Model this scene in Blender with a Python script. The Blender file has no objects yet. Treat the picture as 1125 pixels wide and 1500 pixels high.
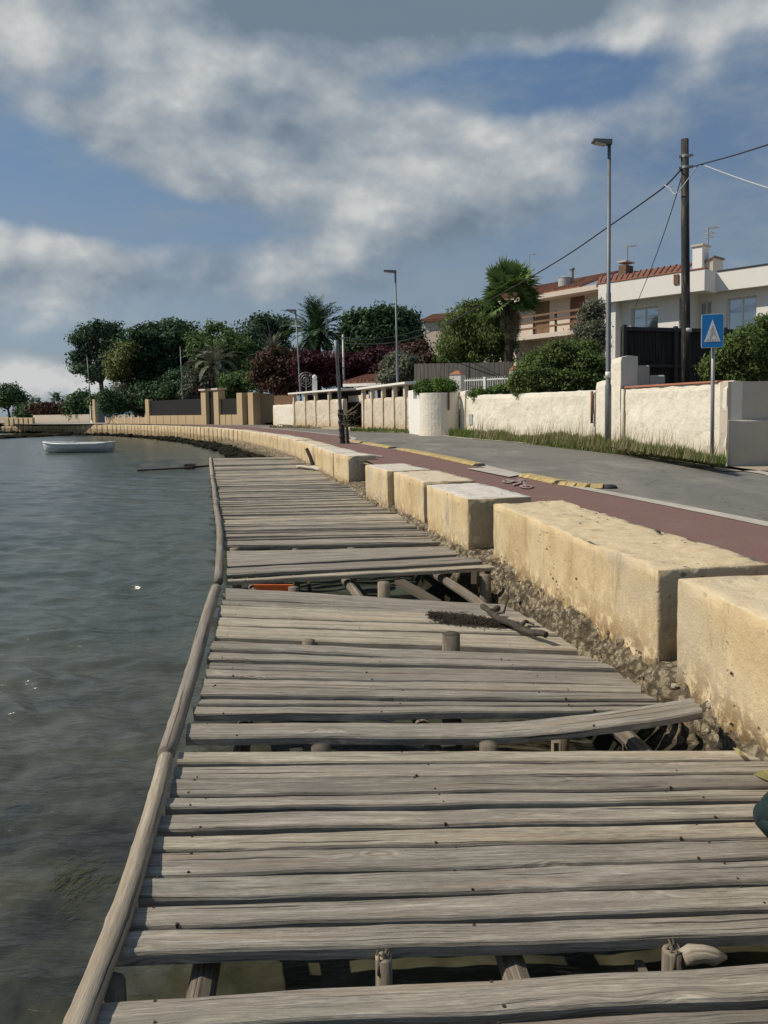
import bpy, bmesh, math, random
import numpy as np
from mathutils import Vector, Matrix, noise

random.seed(7); rng = np.random.default_rng(7)
S = bpy.context.scene; COL = S.collection
R = math.radians

# ------------------------------------------------------------------ camera geometry (used to survey the place)
F, CX, CY, EYE = 1127.0, 562.5, 687.0, 2.05
PITCH, ROLL = R(4.4), R(0.9)
def ray(px, py):
    x = (px-CX)/F; y = -(py-CY)/F; c, s = math.cos(ROLL), math.sin(ROLL)
    x, y = c*x+s*y, -s*x+c*y
    return Vector((x, math.cos(PITCH)+y*math.sin(PITCH), -math.sin(PITCH)+y*math.cos(PITCH)))
def A(px, py, z):                       # point where the sight line meets height z
    d = ray(px, py); t = (z-EYE)/d.z; return Vector((d.x*t, d.y*t, z))
def D(px, py, Y):                       # point on the sight line at distance Y
    d = ray(px, py); t = Y/d.y; return Vector((d.x*t, Y, EYE+d.z*t))
class Frame:                            # a surveyed facade plane: local x along it, local y into the building
    def __init__(s, o, deg): s.o = Vector(o); s.a = R(deg); s.m = Matrix.Rotation(s.a, 3, 'Z'); s.i = s.m.transposed()
    def on(s, px, py, yl=0.0):
        d = s.i @ ray(px, py); c = s.i @ (Vector((0, 0, EYE))-s.o); t = (yl-c.y)/d.y; p = c+d*t
        return p.x, p.z

# ------------------------------------------------------------------ object helpers
OFF = {}
def tag(o, label=None, cat=None, group=None, kind=None):
    if label: o['label'] = label
    if cat: o['category'] = cat
    if group: o['group'] = group
    if kind: o['kind'] = kind
    return o
def empty(name, loc, label, cat, group=None, rz=0.0):
    o = bpy.data.objects.new(name, None); COL.objects.link(o); o.location = loc; o.rotation_euler = (0, 0, rz)
    o.empty_display_size = .2; OFF[o.name] = Vector(loc); return tag(o, label, cat, group)
def setparent(o, p): o.parent = p
class MB:
    def __init__(s): s.v = []; s.f = []; s.t = []; s.uv = []; s.useuv = False
    def add(s, vs, fs, tint=.5, uvs=None):
        n = len(s.v); s.v.extend(tuple(v) for v in vs)
        for k, f in enumerate(fs):
            s.f.append(tuple(n+i for i in f)); s.t.append(tint)
            if uvs: s.uv.append(uvs[k]); s.useuv = True
            else: s.uv.append(None)
        return s
    def box(s, x0, x1, y0, y1, z0, z1, tint=.5):
        return s.hexa([(x0,y0,z0),(x1,y0,z0),(x1,y1,z0),(x0,y1,z0),(x0,y0,z1),(x1,y0,z1),(x1,y1,z1),(x0,y1,z1)], tint)
    def hexa(s, c, tint=.5):
        return s.add(c, [(3,2,1,0),(4,5,6,7),(0,1,5,4),(1,2,6,5),(2,3,7,6),(3,0,4,7)], tint)
    def bar(s, p, q, w, h, tint=.5, up=Vector((0,0,1))):
        p = Vector(p); q = Vector(q); d = (q-p).normalized(); a = d.cross(up)
        if a.length < 1e-4: a = d.cross(Vector((1,0,0)))
        a.normalize(); b = a.cross(d).normalized(); a *= w/2; b *= h/2
        return s.hexa([p-a-b, p+a-b, q+a-b, q-a-b, p-a+b, p+a+b, q+a+b, q-a+b], tint)
    def tube(s, pts, rad, n=8, tint=.5, cap=True):
        pts = [Vector(p) for p in pts]; m = len(pts)
        if not hasattr(rad, '__len__'): rad = [rad]*m
        d0 = (pts[1]-pts[0]).normalized(); a = d0.cross(Vector((0,0,1)))
        if a.length < 1e-3: a = d0.cross(Vector((1,0,0)))
        a.normalize(); vs = []; fs = []; uvs = []; L = 0
        for i, p in enumerate(pts):
            d = (pts[min(i+1,m-1)]-pts[max(i-1,0)]).normalized(); a = (a-d*a.dot(d)).normalized(); b = d.cross(a)
            for k in range(n):
                t = 2*math.pi*k/n; vs.append(p+(a*math.cos(t)+b*math.sin(t))*rad[i])
        for i in range(m-1):
            L2 = L+(pts[i+1]-pts[i]).length
            for k in range(n):
                k2 = (k+1) % n; fs.append((i*n+k, i*n+k2, (i+1)*n+k2, (i+1)*n+k))
                c = .06
                uvs.append([(L,k*c/n*6),(L,(k+1)*c/n*6),(L2,(k+1)*c/n*6),(L2,k*c/n*6)])
            L = L2
        if cap:
            fs.append(tuple(reversed(range(n)))); uvs.append([(k*.01,0) for k in range(n)])
            fs.append(tuple((m-1)*n+k for k in range(n))); uvs.append([(k*.01,0) for k in range(n)])
        return s.add(vs, fs, tint, uvs)
    def cyl(s, p, q, r0, r1=None, n=12, tint=.5): return s.tube([p, q], [r0, r0 if r1 is None else r1], n, tint)
    def sphere(s, c, r, n=10, m=7, tint=.5, sc=(1,1,1)):
        c = Vector(c); vs = [c+Vector((0,0,r*sc[2]))]; fs = []
        for i in range(1, m):
            th = math.pi*i/m
            for k in range(n):
                ph = 2*math.pi*k/n; vs.append(c+Vector((r*sc[0]*math.sin(th)*math.cos(ph), r*sc[1]*math.sin(th)*math.sin(ph), r*sc[2]*math.cos(th))))
        vs.append(c-Vector((0,0,r*sc[2])))
        for k in range(n): fs.append((0, 1+k, 1+(k+1)%n))
        for i in range(m-2):
            for k in range(n): fs.append((1+i*n+k, 1+(i+1)*n+k, 1+(i+1)*n+(k+1)%n, 1+i*n+(k+1)%n))
        b = len(vs)-1
        for k in range(n): fs.append((b, 1+(m-2)*n+(k+1)%n, 1+(m-2)*n+k))
        return s.add(vs, fs, tint)
    def build(s, name, mat, parent=None, local=False, origin=None, smooth=False, bevel=0):
        off = Vector((0,0,0))
        if parent is not None and not local: off = OFF[parent.name]
        if origin is not None: off = Vector(origin)
        me = bpy.data.meshes.new(name)
        me.from_pydata([(v[0]-off.x, v[1]-off.y, v[2]-off.z) for v in s.v], [], s.f)
        at = me.attributes.new('tint', 'FLOAT', 'FACE'); at.data.foreach_set('value', np.array(s.t, dtype=np.float32))
        if s.useuv:
            ul = me.uv_layers.new(name='UVMap'); arr = []
            for f, u in zip(s.f, s.uv): arr.extend(u if u else [(0,0)]*len(f))
            ul.data.foreach_set('uv', np.array(arr, dtype=np.float32).ravel())
        if smooth: me.polygons.foreach_set('use_smooth', [True]*len(me.polygons))
        me.materials.append(mat); me.update()
        o = bpy.data.objects.new(name, me); COL.objects.link(o)
        if parent is not None: o.parent = parent; OFF[o.name] = OFF.get(parent.name, Vector((0,0,0))) if not local else Vector((0,0,0))
        elif origin is not None: o.location = off; OFF[o.name] = off
        else: OFF[o.name] = Vector((0,0,0))
        if bevel:
            b = o.modifiers.new('bevel', 'BEVEL'); b.width = bevel; b.segments = 2; b.limit_method = 'ANGLE'
        return o
def fast_mesh(name, verts, quads, mat, parent=None, origin=None, tint=None, smooth=False, tri=False):
    k = 3 if tri else 4; me = bpy.data.meshes.new(name)
    off = OFF[parent.name] if parent is not None else (Vector(origin) if origin is not None else Vector((0,0,0)))
    verts = np.asarray(verts, dtype=np.float32)-np.array(off, dtype=np.float32); n = len(quads)
    me.vertices.add(len(verts)); me.vertices.foreach_set('co', verts.ravel())
    me.loops.add(n*k); me.loops.foreach_set('vertex_index', np.asarray(quads, dtype=np.int32).ravel())
    me.polygons.add(n); me.polygons.foreach_set('loop_start', np.arange(n, dtype=np.int32)*k)
    if tint is not None:
        at = me.attributes.new('tint', 'FLOAT', 'FACE'); at.data.foreach_set('value', np.asarray(tint, dtype=np.float32))
    me.update(calc_edges=True)
    if smooth: me.polygons.foreach_set('use_smooth', [True]*n)
    me.materials.append(mat); o = bpy.data.objects.new(name, me); COL.objects.link(o)
    if parent is not None: o.parent = parent
    elif origin is not None: o.location = off
    OFF[o.name] = off; return o

# ------------------------------------------------------------------ material helpers
class NT:
    def __init__(s, nt): s.nt = nt
    def n(s, t, **kw):
        x = s.nt.nodes.new(t)
        for k, v in kw.items(): setattr(x, k, v)
        return x
    def set(s, sock, v):
        if hasattr(v, 'is_linked') or isinstance(v, bpy.types.NodeSocket): s.nt.links.new(v, sock)
        else:
            if sock.type == 'RGBA' and len(v) == 3: v = (*v, 1)
            sock.default_value = v
    def pos(s): return s.n('ShaderNodeNewGeometry').outputs['Position']
    def attr(s, name): return s.n('ShaderNodeAttribute', attribute_name=name).outputs['Fac']
    def map(s, v, sc=(1,1,1), loc=(0,0,0), rot=(0,0,0)):
        m = s.n('ShaderNodeMapping'); s.set(m.inputs[0], v); m.inputs['Scale'].default_value = sc; m.inputs['Location'].default_value = loc; m.inputs['Rotation'].default_value = rot
        return m.outputs[0]
    def noise(s, v, scale, detail=4, rough=.55, dist=0.0, dim='3D', col=False):
        m = s.n('ShaderNodeTexNoise', noise_dimensions=dim); s.set(m.inputs['Vector'], v)
        m.inputs['Scale'].default_value = scale; m.inputs['Detail'].default_value = detail; m.inputs['Roughness'].default_value = rough; m.inputs['Distortion'].default_value = dist
        return m.outputs['Color' if col else 'Fac']
    def voro(s, v, scale, out='Distance', feature='F1', rnd=1.0):
        m = s.n('ShaderNodeTexVoronoi', feature=feature); s.set(m.inputs['Vector'], v); m.inputs['Scale'].default_value = scale; m.inputs['Randomness'].default_value = rnd
        return m.outputs[out]
    def math(s, op, a, b=0.0, c=0.0, clamp=False):
        m = s.n('ShaderNodeMath', operation=op, use_clamp=clamp)
        for i, v in enumerate((a, b, c)): s.set(m.inputs[i], v)
        return m.outputs[0]
    def vmath(s, op, a, b=(0,0,0), out=0):
        m = s.n('ShaderNodeVectorMath', operation=op); s.set(m.inputs[0], a); s.set(m.inputs[1], b); return m.outputs[out]
    def ramp(s, f, stops, interp='LINEAR'):
        m = s.n('ShaderNodeValToRGB'); m.color_ramp.interpolation = interp; e = m.color_ramp.elements
        while len(e) < len(stops): e.new(.5)
        for x, (p, c) in zip(e, stops):
            x.position = p; x.color = (c, c, c, 1) if not hasattr(c, '__len__') else (*c, 1)
        s.set(m.inputs[0], f); return m.outputs[0]
    def mix(s, f, a, b, blend='MIX'):
        m = s.n('ShaderNodeMix', data_type='RGBA', blend_type=blend); s.set(m.inputs[0], f); s.set(m.inputs[6], a); s.set(m.inputs[7], b); return m.outputs[2]
    def ss(s, f, a, b):
        m = s.n('ShaderNodeMapRange', interpolation_type='SMOOTHSTEP'); s.set(m.inputs[0], f); m.inputs[1].default_value = a; m.inputs[2].default_value = b; return m.outputs[0]
    def sep(s, v):
        m = s.n('ShaderNodeSeparateXYZ'); s.set(m.inputs[0], v); return m.outputs
    def bump(s, h, strength=.5, dist=.02, normal=None):
        m = s.n('ShaderNodeBump'); m.inputs['Strength'].default_value = strength; m.inputs['Distance'].default_value = dist; s.set(m.inputs['Height'], h)
        if normal: s.set(m.inputs['Normal'], normal)
        return m.outputs[0]
def material(name, fn, rough=.85, spec=.3):
    m = bpy.data.materials.new(name); m.use_nodes = True; t = NT(m.node_tree); b = m.node_tree.nodes['Principled BSDF']
    b.inputs['Roughness'].default_value = rough; b.inputs['Specular IOR Level'].default_value = spec
    fn(t, b); return m
def plain(name, col, rough=.6, var=.15, scale=6.0, metal=0.0, bump=.15, spec=.3):
    def fn(t, b):
        p = t.pos(); f = t.noise(p, scale, 5, .65); g = t.noise(p, scale*9, 3, .6)
        lo = tuple(c*(1-var) for c in col); hi = tuple(min(1, c*(1+var)) for c in col)
        c = t.mix(t.math('MULTIPLY', g, .6), t.ramp(f, [(.3, lo), (.7, hi)]), tuple(x*(1-var*1.5) for x in col))
        t.set(b.inputs['Base Color'], c); b.inputs['Metallic'].default_value = metal
        if bump: t.set(b.inputs['Normal'], t.bump(g, bump, .01))
    return material(name, fn, rough, spec)

def wood_fn(base, light, dark, knots=True, bumpd=.004, warm=(.36,.24,.14)):
    def fn(t, b):
        tn = t.attr('tint'); uvn = t.n('ShaderNodeUVMap'); uv = uvn.outputs[0]
        o = t.n('ShaderNodeCombineXYZ'); t.set(o.inputs[0], t.math('MULTIPLY', tn, 37.0)); t.set(o.inputs[1], t.math('MULTIPLY', tn, 61.0))
        p0 = t.vmath('ADD', uv, o.outputs[0])
        kv = t.voro(t.map(p0, (2.1, 9.0, 1)), 1.0, rnd=1.0); kk = t.ss(t.noise(t.map(p0, (.9, 2.2, 1)), 1.0, 1), .45, .54)
        # the grain wanders, and swings round the knots
        wav = t.math('MULTIPLY_ADD', t.noise(t.map(p0, (1.6, 4, 1)), 1.0, 2, .5), .035, 0.0)
        if knots: wav = t.math('ADD', wav, t.math('MULTIPLY', t.math('MULTIPLY', t.ss(kv, .42, .0), kk), .03))
        w = t.n('ShaderNodeCombineXYZ'); t.set(w.inputs[1], wav); p = t.vmath('ADD', p0, w.outputs[0])
        g1 = t.noise(t.map(p, (3.2, 150, 1)), 1.0, 6, .75, .25); g2 = t.noise(t.map(p, (.9, 30, 1), (5,2,0)), 1.0, 4, .6, .3); g3 = t.noise(t.map(p, (14, 380, 1), (1,7,0)), 1.0, 4, .75)
        blot = t.noise(t.map(p0, (2.4, 9, 1), (7,3,0)), 1.0, 6, .68)
        f = t.math('ADD', t.math('MULTIPLY', g1, .42), t.math('ADD', t.math('MULTIPLY', g2, .24), t.math('MULTIPLY', g3, .34)))
        c = t.ramp(f, [(.405, dark), (.475, tuple((x*.6+y*.4) for x, y in zip(base, dark))), (.53, base), (.60, light)])
        hue = t.noise(t.map(p0, (1.1, 14, 1), (2,8,0)), 1.0, 4, .6); c = t.mix(t.math('MULTIPLY', t.ss(hue, .54, .7), .5), c, (.36,.27,.19)); c = t.mix(t.math('MULTIPLY', t.ss(hue, .46, .32), .45), c, (.25,.25,.21))
        c = t.mix(t.math('MULTIPLY', t.ss(blot, .55, .35), .55), c, tuple(x*.62 for x in base))
        c = t.mix(t.math('MULTIPLY', t.ss(blot, .56, .7), .35), c, tuple(min(1, x*1.12) for x in light))
        tv = t.n('ShaderNodeTexWhiteNoise', noise_dimensions='1D'); t.set(tv.inputs['W'], t.math('MULTIPLY', tn, 91.7))
        c = t.mix(1.0, c, t.ramp(tv.outputs[0], [(0, (.66,.645,.64)), (.35, (.88,.87,.86)), (.7, (1.03,.98,.90)), (1, (1.25,1.21,1.13))]), 'MULTIPLY')
        crack = t.math('MULTIPLY', t.ss(t.noise(t.map(p, (.8, 48, 1), (3,9,0)), 1.0, 3, .55, .2), .64, .68), .8)
        if knots:
            ringk = t.math('MULTIPLY_ADD', t.math('SINE', t.math('MULTIPLY_ADD', kv, 60.0, t.math('MULTIPLY', g2, 22.0))), .5, .5)
            km = t.math('MULTIPLY', t.ss(kv, .24, .08), kk)
            c = t.mix(t.math('MULTIPLY', km, .5), c, t.mix(ringk, (.20,.155,.11), (.55,.49,.39)))
            c = t.mix(t.math('MULTIPLY', t.math('MULTIPLY', t.ss(kv, .07, .02), kk), .6), c, (.12,.09,.06))
        c = t.mix(crack, c, (.035,.03,.025))
        t.set(b.inputs['Base Color'], c)
        h = t.math('SUBTRACT', f, t.math('MULTIPLY', crack, .7))
        if knots: h = t.math('ADD', h, t.math('MULTIPLY', t.math('MULTIPLY', t.ss(kv, .26, .05), kk), t.math('MULTIPLY_ADD', ringk, .5, .4)))
        t.set(b.inputs['Normal'], t.bump(h, 1.0, bumpd))
    return fn
M = {}
M['plank'] = material('weathered_plank', wood_fn((.40,.365,.305), (.60,.56,.48), (.125,.11,.088), bumpd=.008), .9, .2)
M['pole'] = material('weathered_pole', wood_fn((.36,.32,.26), (.5,.46,.385), (.15,.125,.095), False), .8, .25)
M['post'] = material('weathered_post', wood_fn((.22,.19,.15), (.36,.32,.26), (.08,.065,.05), False), .9, .2)
M['utility_wood'] = material('tarred_pole_wood', wood_fn((.026,.028,.03), (.05,.053,.055), (.01,.01,.01), False), .8, .3)

def stone_fn(t, b):
    p = t.pos(); s = t.sep(p); nrm = t.sep(t.n('ShaderNodeNewGeometry').outputs['Normal']); tn = t.attr('tint')
    a = t.noise(p, 1.7, 6, .6); g = t.noise(p, 11, 5, .65); gr = t.noise(p, 70, 3, .7)
    c = t.ramp(a, [(.3, (.45,.325,.175)), (.5, (.585,.455,.265)), (.68, (.64,.535,.36))])
    streak = t.noise(t.map(p, (6, 6, .5)), 1.3, 4, .6); c = t.mix(t.math('MULTIPLY', t.ss(streak, .5, .75), .45), c, (.30,.215,.125))
    grey = t.ss(t.noise(p, .9, 4, .6, 0.4), .5, .68); c = t.mix(t.math('MULTIPLY', grey, .5), c, (.40,.36,.29))
    low = t.ss(s[2], 1.0, .62); salt = t.math('MULTIPLY', low, t.ss(g, .52, .62)); c = t.mix(t.math('MULTIPLY', salt, .75), c, (.72,.58,.36))
    c = t.mix(t.math('MULTIPLY', t.ss(s[2], .72, .5), t.ss(g, .62, .42)), c, (.20,.13,.06))
    top = t.ss(nrm[2], .6, .9); tc = t.mix(tn, t.ramp(g, [(.3, (.52,.40,.235)), (.7, (.66,.55,.37))]), t.ramp(g, [(.3, (.52,.48,.42)), (.7, (.68,.645,.58))]))
    c = t.mix(t.math('MULTIPLY', top, .9), c, tc)
    st = t.noise(t.map(p, (3.2,3.2,1.1), (4,1,2)), 1.6, 6, .7, .4); c = t.mix(t.math('MULTIPLY', t.ss(st, .53, .70), .68), c, (.27,.23,.17)); c = t.mix(t.math('MULTIPLY', t.ss(st, .40, .28), .4), c, (.66,.57,.41))
    vo = t.voro(t.map(p, (1,1,1.4)), 13); pit = t.math('MULTIPLY', t.ss(vo, .30, .08), t.ss(t.noise(p, 2.6, 4, .65), .545, .64))
    c = t.mix(t.math('MULTIPLY', pit, .7), c, (.17,.105,.045)); c = t.mix(t.math('MULTIPLY', t.ss(gr, .5, .8), .25), c, (.22,.15,.08))
    t.set(b.inputs['Base Color'], c)
    h = t.math('SUBTRACT', t.math('ADD', t.math('MULTIPLY', g, .7), t.math('MULTIPLY', gr, .25)), pit)
    t.set(b.inputs['Normal'], t.bump(h, .9, .018))
M['stone'] = material('sandstone', stone_fn, .92, .2)
def rubble_fn(t, b):
    p = t.pos(); a = t.noise(p, 6, 6, .7); g = t.noise(p, 28, 5, .75); h = t.noise(p, 85, 3, .7)
    vo = t.voro(t.vmath('ADD', p, t.vmath('MULTIPLY', t.noise(p, 20, 3, col=True), (.06,.06,.06))), 17)
    c = t.ramp(t.math('ADD', t.math('MULTIPLY', a, .5), t.math('MULTIPLY', g, .5)), [(.33, (.085,.062,.038)), (.45, (.26,.205,.135)), (.54, (.42,.345,.235)), (.64, (.60,.53,.40))])
    c = t.mix(t.ss(h, .6, .75), c, (.56,.50,.40)); c = t.mix(t.math('MULTIPLY', t.ss(vo, .35, .6), .7), c, (.05,.038,.024))
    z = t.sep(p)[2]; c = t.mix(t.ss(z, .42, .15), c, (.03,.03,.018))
    t.set(b.inputs['Base Color'], c); t.set(b.inputs['Normal'], t.bump(t.math('ADD', t.math('MULTIPLY', vo, -.8), t.math('ADD', g, t.math('MULTIPLY', h, .4))), 1.0, .035))
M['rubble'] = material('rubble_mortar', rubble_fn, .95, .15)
def plaster(name, col, stain=(.42,.36,.26), amt=.5, bumps=.035, sc=9.0):
    def fn(t, b):
        p = t.pos(); a = t.noise(p, 1.1, 6, .65); g = t.noise(p, sc, 4, .6); s = t.noise(t.map(p, (2.5,2.5,.4)), 1, 5, .65)
        c = t.mix(t.math('MULTIPLY', t.ss(a, .42, .72), amt*.8), col, tuple(x*.86 for x in col)); c = t.mix(t.math('MULTIPLY', t.ss(s, .52, .78), amt), c, stain)
        z = t.sep(p)[2]; c = t.mix(t.math('MULTIPLY', t.ss(t.math('ADD', z, t.math('MULTIPLY', a, .8)), 2.1, 1.45), amt*.7), c, stain)
        c = t.mix(t.math('MULTIPLY', t.ss(t.noise(p, 22, 4, .7), .6, .72), amt*.5), c, tuple(x*.7 for x in stain))
        t.set(b.inputs['Base Color'], c); t.set(b.inputs['Normal'], t.bump(t.math('ADD', g, t.math('MULTIPLY', t.noise(p, 50, 3, .7), .25)), .8, bumps))
    return material(name, fn, .9, .2)
M['whitewash'] = plaster('rough_whitewash', (.74,.685,.58), (.55,.46,.32), .6, .032, 8)
M['render_white'] = plaster('smooth_white_render', (.78,.755,.70), (.6,.56,.5), .22, .004, 14)
M['render_pink'] = plaster('pink_render', (.62,.53,.44), (.45,.37,.3), .25, .004, 14)
M['hut'] = plaster('peeling_hut_plaster', (.64,.56,.44), (.36,.23,.11), 1.0, .05, 7)
M['tan_wall'] = plaster('tan_tuff_wall', (.50,.38,.23), (.40,.28,.14), .4, .01, 7)
M['grey_plaster'] = plaster('grey_cement', (.52,.46,.38), (.36,.31,.25), .5, .02, 8)
M['terracotta'] = plain('terracotta', (.36,.15,.09), .85, .25, 9)
M['brick_dark'] = plain('dark_brick', (.20,.125,.095), .9, .3, 14)
M['tiles'] = material('roof_tiles', lambda t, b: (t.set(b.inputs['Base Color'], t.mix(t.ss(t.noise(t.pos(), 3, 5, .7), .45, .7), t.ramp(t.sep(t.voro(t.map(t.pos(), (1,1,1)), 4.5, 'Color'))[0], [(0, (.15,.062,.042)), (1, (.245,.11,.07))]), (.27,.15,.10)))), .9, .2)
def asphalt_fn(t, b):
    p = t.pos(); g = t.noise(p, 70, 3, .75); w = t.noise(t.map(p, (.9,.3,1)), 1.2, 6, .7, .6); pt = t.noise(p, .35, 3, .5)
    c = t.ramp(g, [(.3, (.130,.124,.108)), (.7, (.215,.206,.182))]); c = t.mix(t.math('MULTIPLY', t.ss(w, .45, .68), .75), c, (.265,.248,.212)); c = t.mix(t.math('MULTIPLY', t.ss(pt, .52, .58), .35), c, (.12,.116,.105))
    v = t.voro(t.vmath('ADD', p, t.vmath('MULTIPLY', t.noise(p, 1.5, 4, .6, col=True), (.9,.9,0))), .8, feature='DISTANCE_TO_EDGE'); c = t.mix(t.math('MULTIPLY', t.ss(v, .012, .003), .4), c, (.05,.047,.042))
    t.set(b.inputs['Base Color'], c); t.set(b.inputs['Normal'], t.bump(g, .35, .012))
M['asphalt'] = material('asphalt', asphalt_fn, .95, .2)
M['red_path'] = material('red_bike_path', lambda t, b: (t.set(b.inputs['Base Color'], t.mix(t.math('MULTIPLY', t.ss(t.noise(t.pos(), 2.2, 6, .7), .45, .75), .55), t.ramp(t.noise(t.pos(), 45, 3, .7), [(.3, (.155,.090,.076)), (.7, (.205,.122,.105))]), (.20,.15,.125))), t.set(b.inputs['Normal'], t.bump(t.noise(t.pos(), 120, 2), .3, .01))), .95, .2)
M['concrete'] = plain('pale_concrete', (.46,.42,.35), .95, .22, 2.5)
M['sand'] = plain('sandy_ground', (.36,.30,.215), .95, .3, 2.0)
M['soil'] = plain('garden_soil', (.10,.085,.05), .95, .35, 1.5)
M['paint_white'] = material('worn_white_paint', lambda t, b: t.set(b.inputs['Base Color'], t.mix(t.ss(t.noise(t.pos(), 14, 5, .75), .40, .56), (.45,.41,.38), (.20,.115,.10))), .9)
M['yellow'] = plain('yellow_rubber', (.50,.38,.17), .9, .45, 9)
M['black_rubber'] = plain('black_rubber', (.03,.03,.03), .7)
M['lamp_metal'] = plain('lamp_grey_metal', (.17,.18,.19), .5, .15, 5, .3)
M['galv'] = plain('galvanised_steel', (.34,.34,.33), .5, .15, 8, .4)
M['dark_metal'] = plain('dark_iron', (.05,.048,.045), .6, .2, 8, .2)
M['blue_iron'] = plain('blue_painted_iron', (.03,.05,.09), .6)
M['white_metal'] = plain('white_painted_metal', (.72,.71,.68), .5, .08)
M['lens'] = plain('lamp_lens', (.5,.5,.48), .3, .02, 4, 0, 0)
M['sign_blue'] = plain('sign_blue', (.012,.16,.44), .45, .12, 5, 0, 0)
M['sign_white'] = plain('sign_white', (.62,.63,.63), .5, .18, 14, 0, 0)
M['sign_grey'] = plain('sign_faded_grey', (.36,.38,.39), .6, .15, 9, 0, 0)
M['dark_fence'] = material('dark_reed', lambda t, b: (t.set(b.inputs['Base Color'], t.ramp(t.noise(t.map(t.pos(), (28,28,1.2)), 1, 3, .7), [(.3, (.018,.016,.014)), (.75, (.07,.062,.054))])), t.set(b.inputs['Normal'], t.bump(t.noise(t.map(t.pos(), (40,40,1)), 1, 2), .6, .02))), .9, .2)
M['grey_fence'] = material('grey_boards', lambda t, b: (t.set(b.inputs['Base Color'], t.ramp(t.noise(t.map(t.pos(), (14,14,.8)), 1, 3, .7), [(.3, (.05,.047,.043)), (.75, (.12,.112,.10))]))), .9, .2)
M['rail_wood'] = plain('balcony_wood', (.22,.13,.075), .7, .2, 6)
M['door_wood'] = plain('door_brown', (.19,.085,.05), .6, .2, 6)
M['glass'] = material('window_glass', lambda t, b: (t.set(b.inputs['Metallic'], .75), t.set(b.inputs['Base Color'], (.42,.47,.52)), t.set(b.inputs['Roughness'], .06), t.set(b.inputs['Specular IOR Level'], .9), t.set(b.inputs['Normal'], t.bump(t.noise(t.pos(), 1.3, 2), .12, .05))), .06, .9)
M['boat'] = plain('boat_gelcoat', (.66,.67,.66), .35, .1, 5, 0, 0, .4)
M['boat_low'] = plain('boat_hull_grey', (.55,.58,.59), .4, .15, 5, 0, 0, .4)
M['rust'] = plain('rusty_nail', (.06,.035,.022), .8, .3, 40)
M['rope'] = plain('pale_rope', (.55,.5,.42), .9, .2, 40)
M['cable'] = plain('black_cable', (.03,.03,.033), .6, .1)
M['cable_white'] = plain('pale_cable', (.42,.44,.46), .6, .1)
M['orange'] = plain('orange_board', (.62,.13,.025), .6, .2, 8)
M['seaweed'] = plain('dry_seaweed', (.055,.042,.03), .95, .4, 30)
M['drift'] = plain('driftwood_bark', (.085,.07,.055), .9, .4, 22, 0, .6)
M['yellow_leaf'] = plain('yellowing_leaf', (.34,.31,.13), .6, .25, 20)
M['bag'] = plain('teal_canvas', (.013,.030,.030), .85, .4, 18, 0, .4)
M['algae'] = plain('wet_algae_rock', (.022,.021,.012), .95, .5, 4, 0, .8, .1)
M['shell'] = plain('shell_stone', (.42,.37,.28), .9, .4, 30, 0, .5)
M['tank'] = plain('tank_grey', (.40,.41,.41), .6, .1)
def leaf(name, c0, c1, trans=.25):
    def fn(t, b):
        tn = t.attr('tint'); n = t.noise(t.pos(), .9, 3, .6)
        c = t.ramp(t.math('ADD', t.math('MULTIPLY', tn, .75), t.math('MULTIPLY', n, .3)), [(.12, c0), (.9, c1)])
        t.set(b.inputs['Base Color'], c); out = t.nt.nodes['Material Output']
        tr = t.n('ShaderNodeBsdfTranslucent'); t.set(tr.inputs[0], c); mx = t.n('ShaderNodeMixShader'); mx.inputs[0].default_value = trans
        t.nt.links.new(b.outputs[0], mx.inputs[1]); t.nt.links.new(tr.outputs[0], mx.inputs[2]); t.nt.links.new(mx.outputs[0], out.inputs[0])
    return material(name, fn, .65, .25)
M['leaf_dark'] = leaf('leaf_dark_green', (0.023,0.051,0.027), (0.088,0.160,0.062))
M['leaf_pine'] = leaf('leaf_pine', (0.027,0.058,0.035), (0.098,0.166,0.088))
M['leaf_mid'] = leaf('leaf_mid_green', (0.043,0.082,0.027), (0.166,0.254,0.078))
M['leaf_shrub'] = leaf('leaf_shrub_green', (.05,.085,.022), (.19,.26,.075), .35)
M['leaf_yellow'] = leaf('leaf_olive', (0.058,0.088,0.027), (0.273,0.293,0.088))
M['leaf_bright'] = leaf('leaf_bright_green', (0.039,0.085,0.016), (0.169,0.260,0.058))
M['leaf_grey'] = leaf('leaf_grey_green', (0.058,0.074,0.049), (0.234,0.244,0.166))
M['leaf_red'] = leaf('leaf_bougainvillea', (.022,.012,.012), (.13,.032,.042))
M['leaf_redbrown'] = leaf('leaf_red_brown', (0.029,0.031,0.016), (0.143,0.065,0.046))
M['grass'] = leaf('verge_grass', (.075,.115,.026), (.25,.30,.09), .4)
M['dry_grass'] = leaf('dry_stalks', (.16,.13,.07), (.36,.31,.18))
M['bark'] = plain('tree_bark', (.055,.045,.036), .95, .35, 5, 0, .6)
M['seagrass'] = leaf('sea_grass', (.03,.035,.012), (.08,.085,.03))
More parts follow.
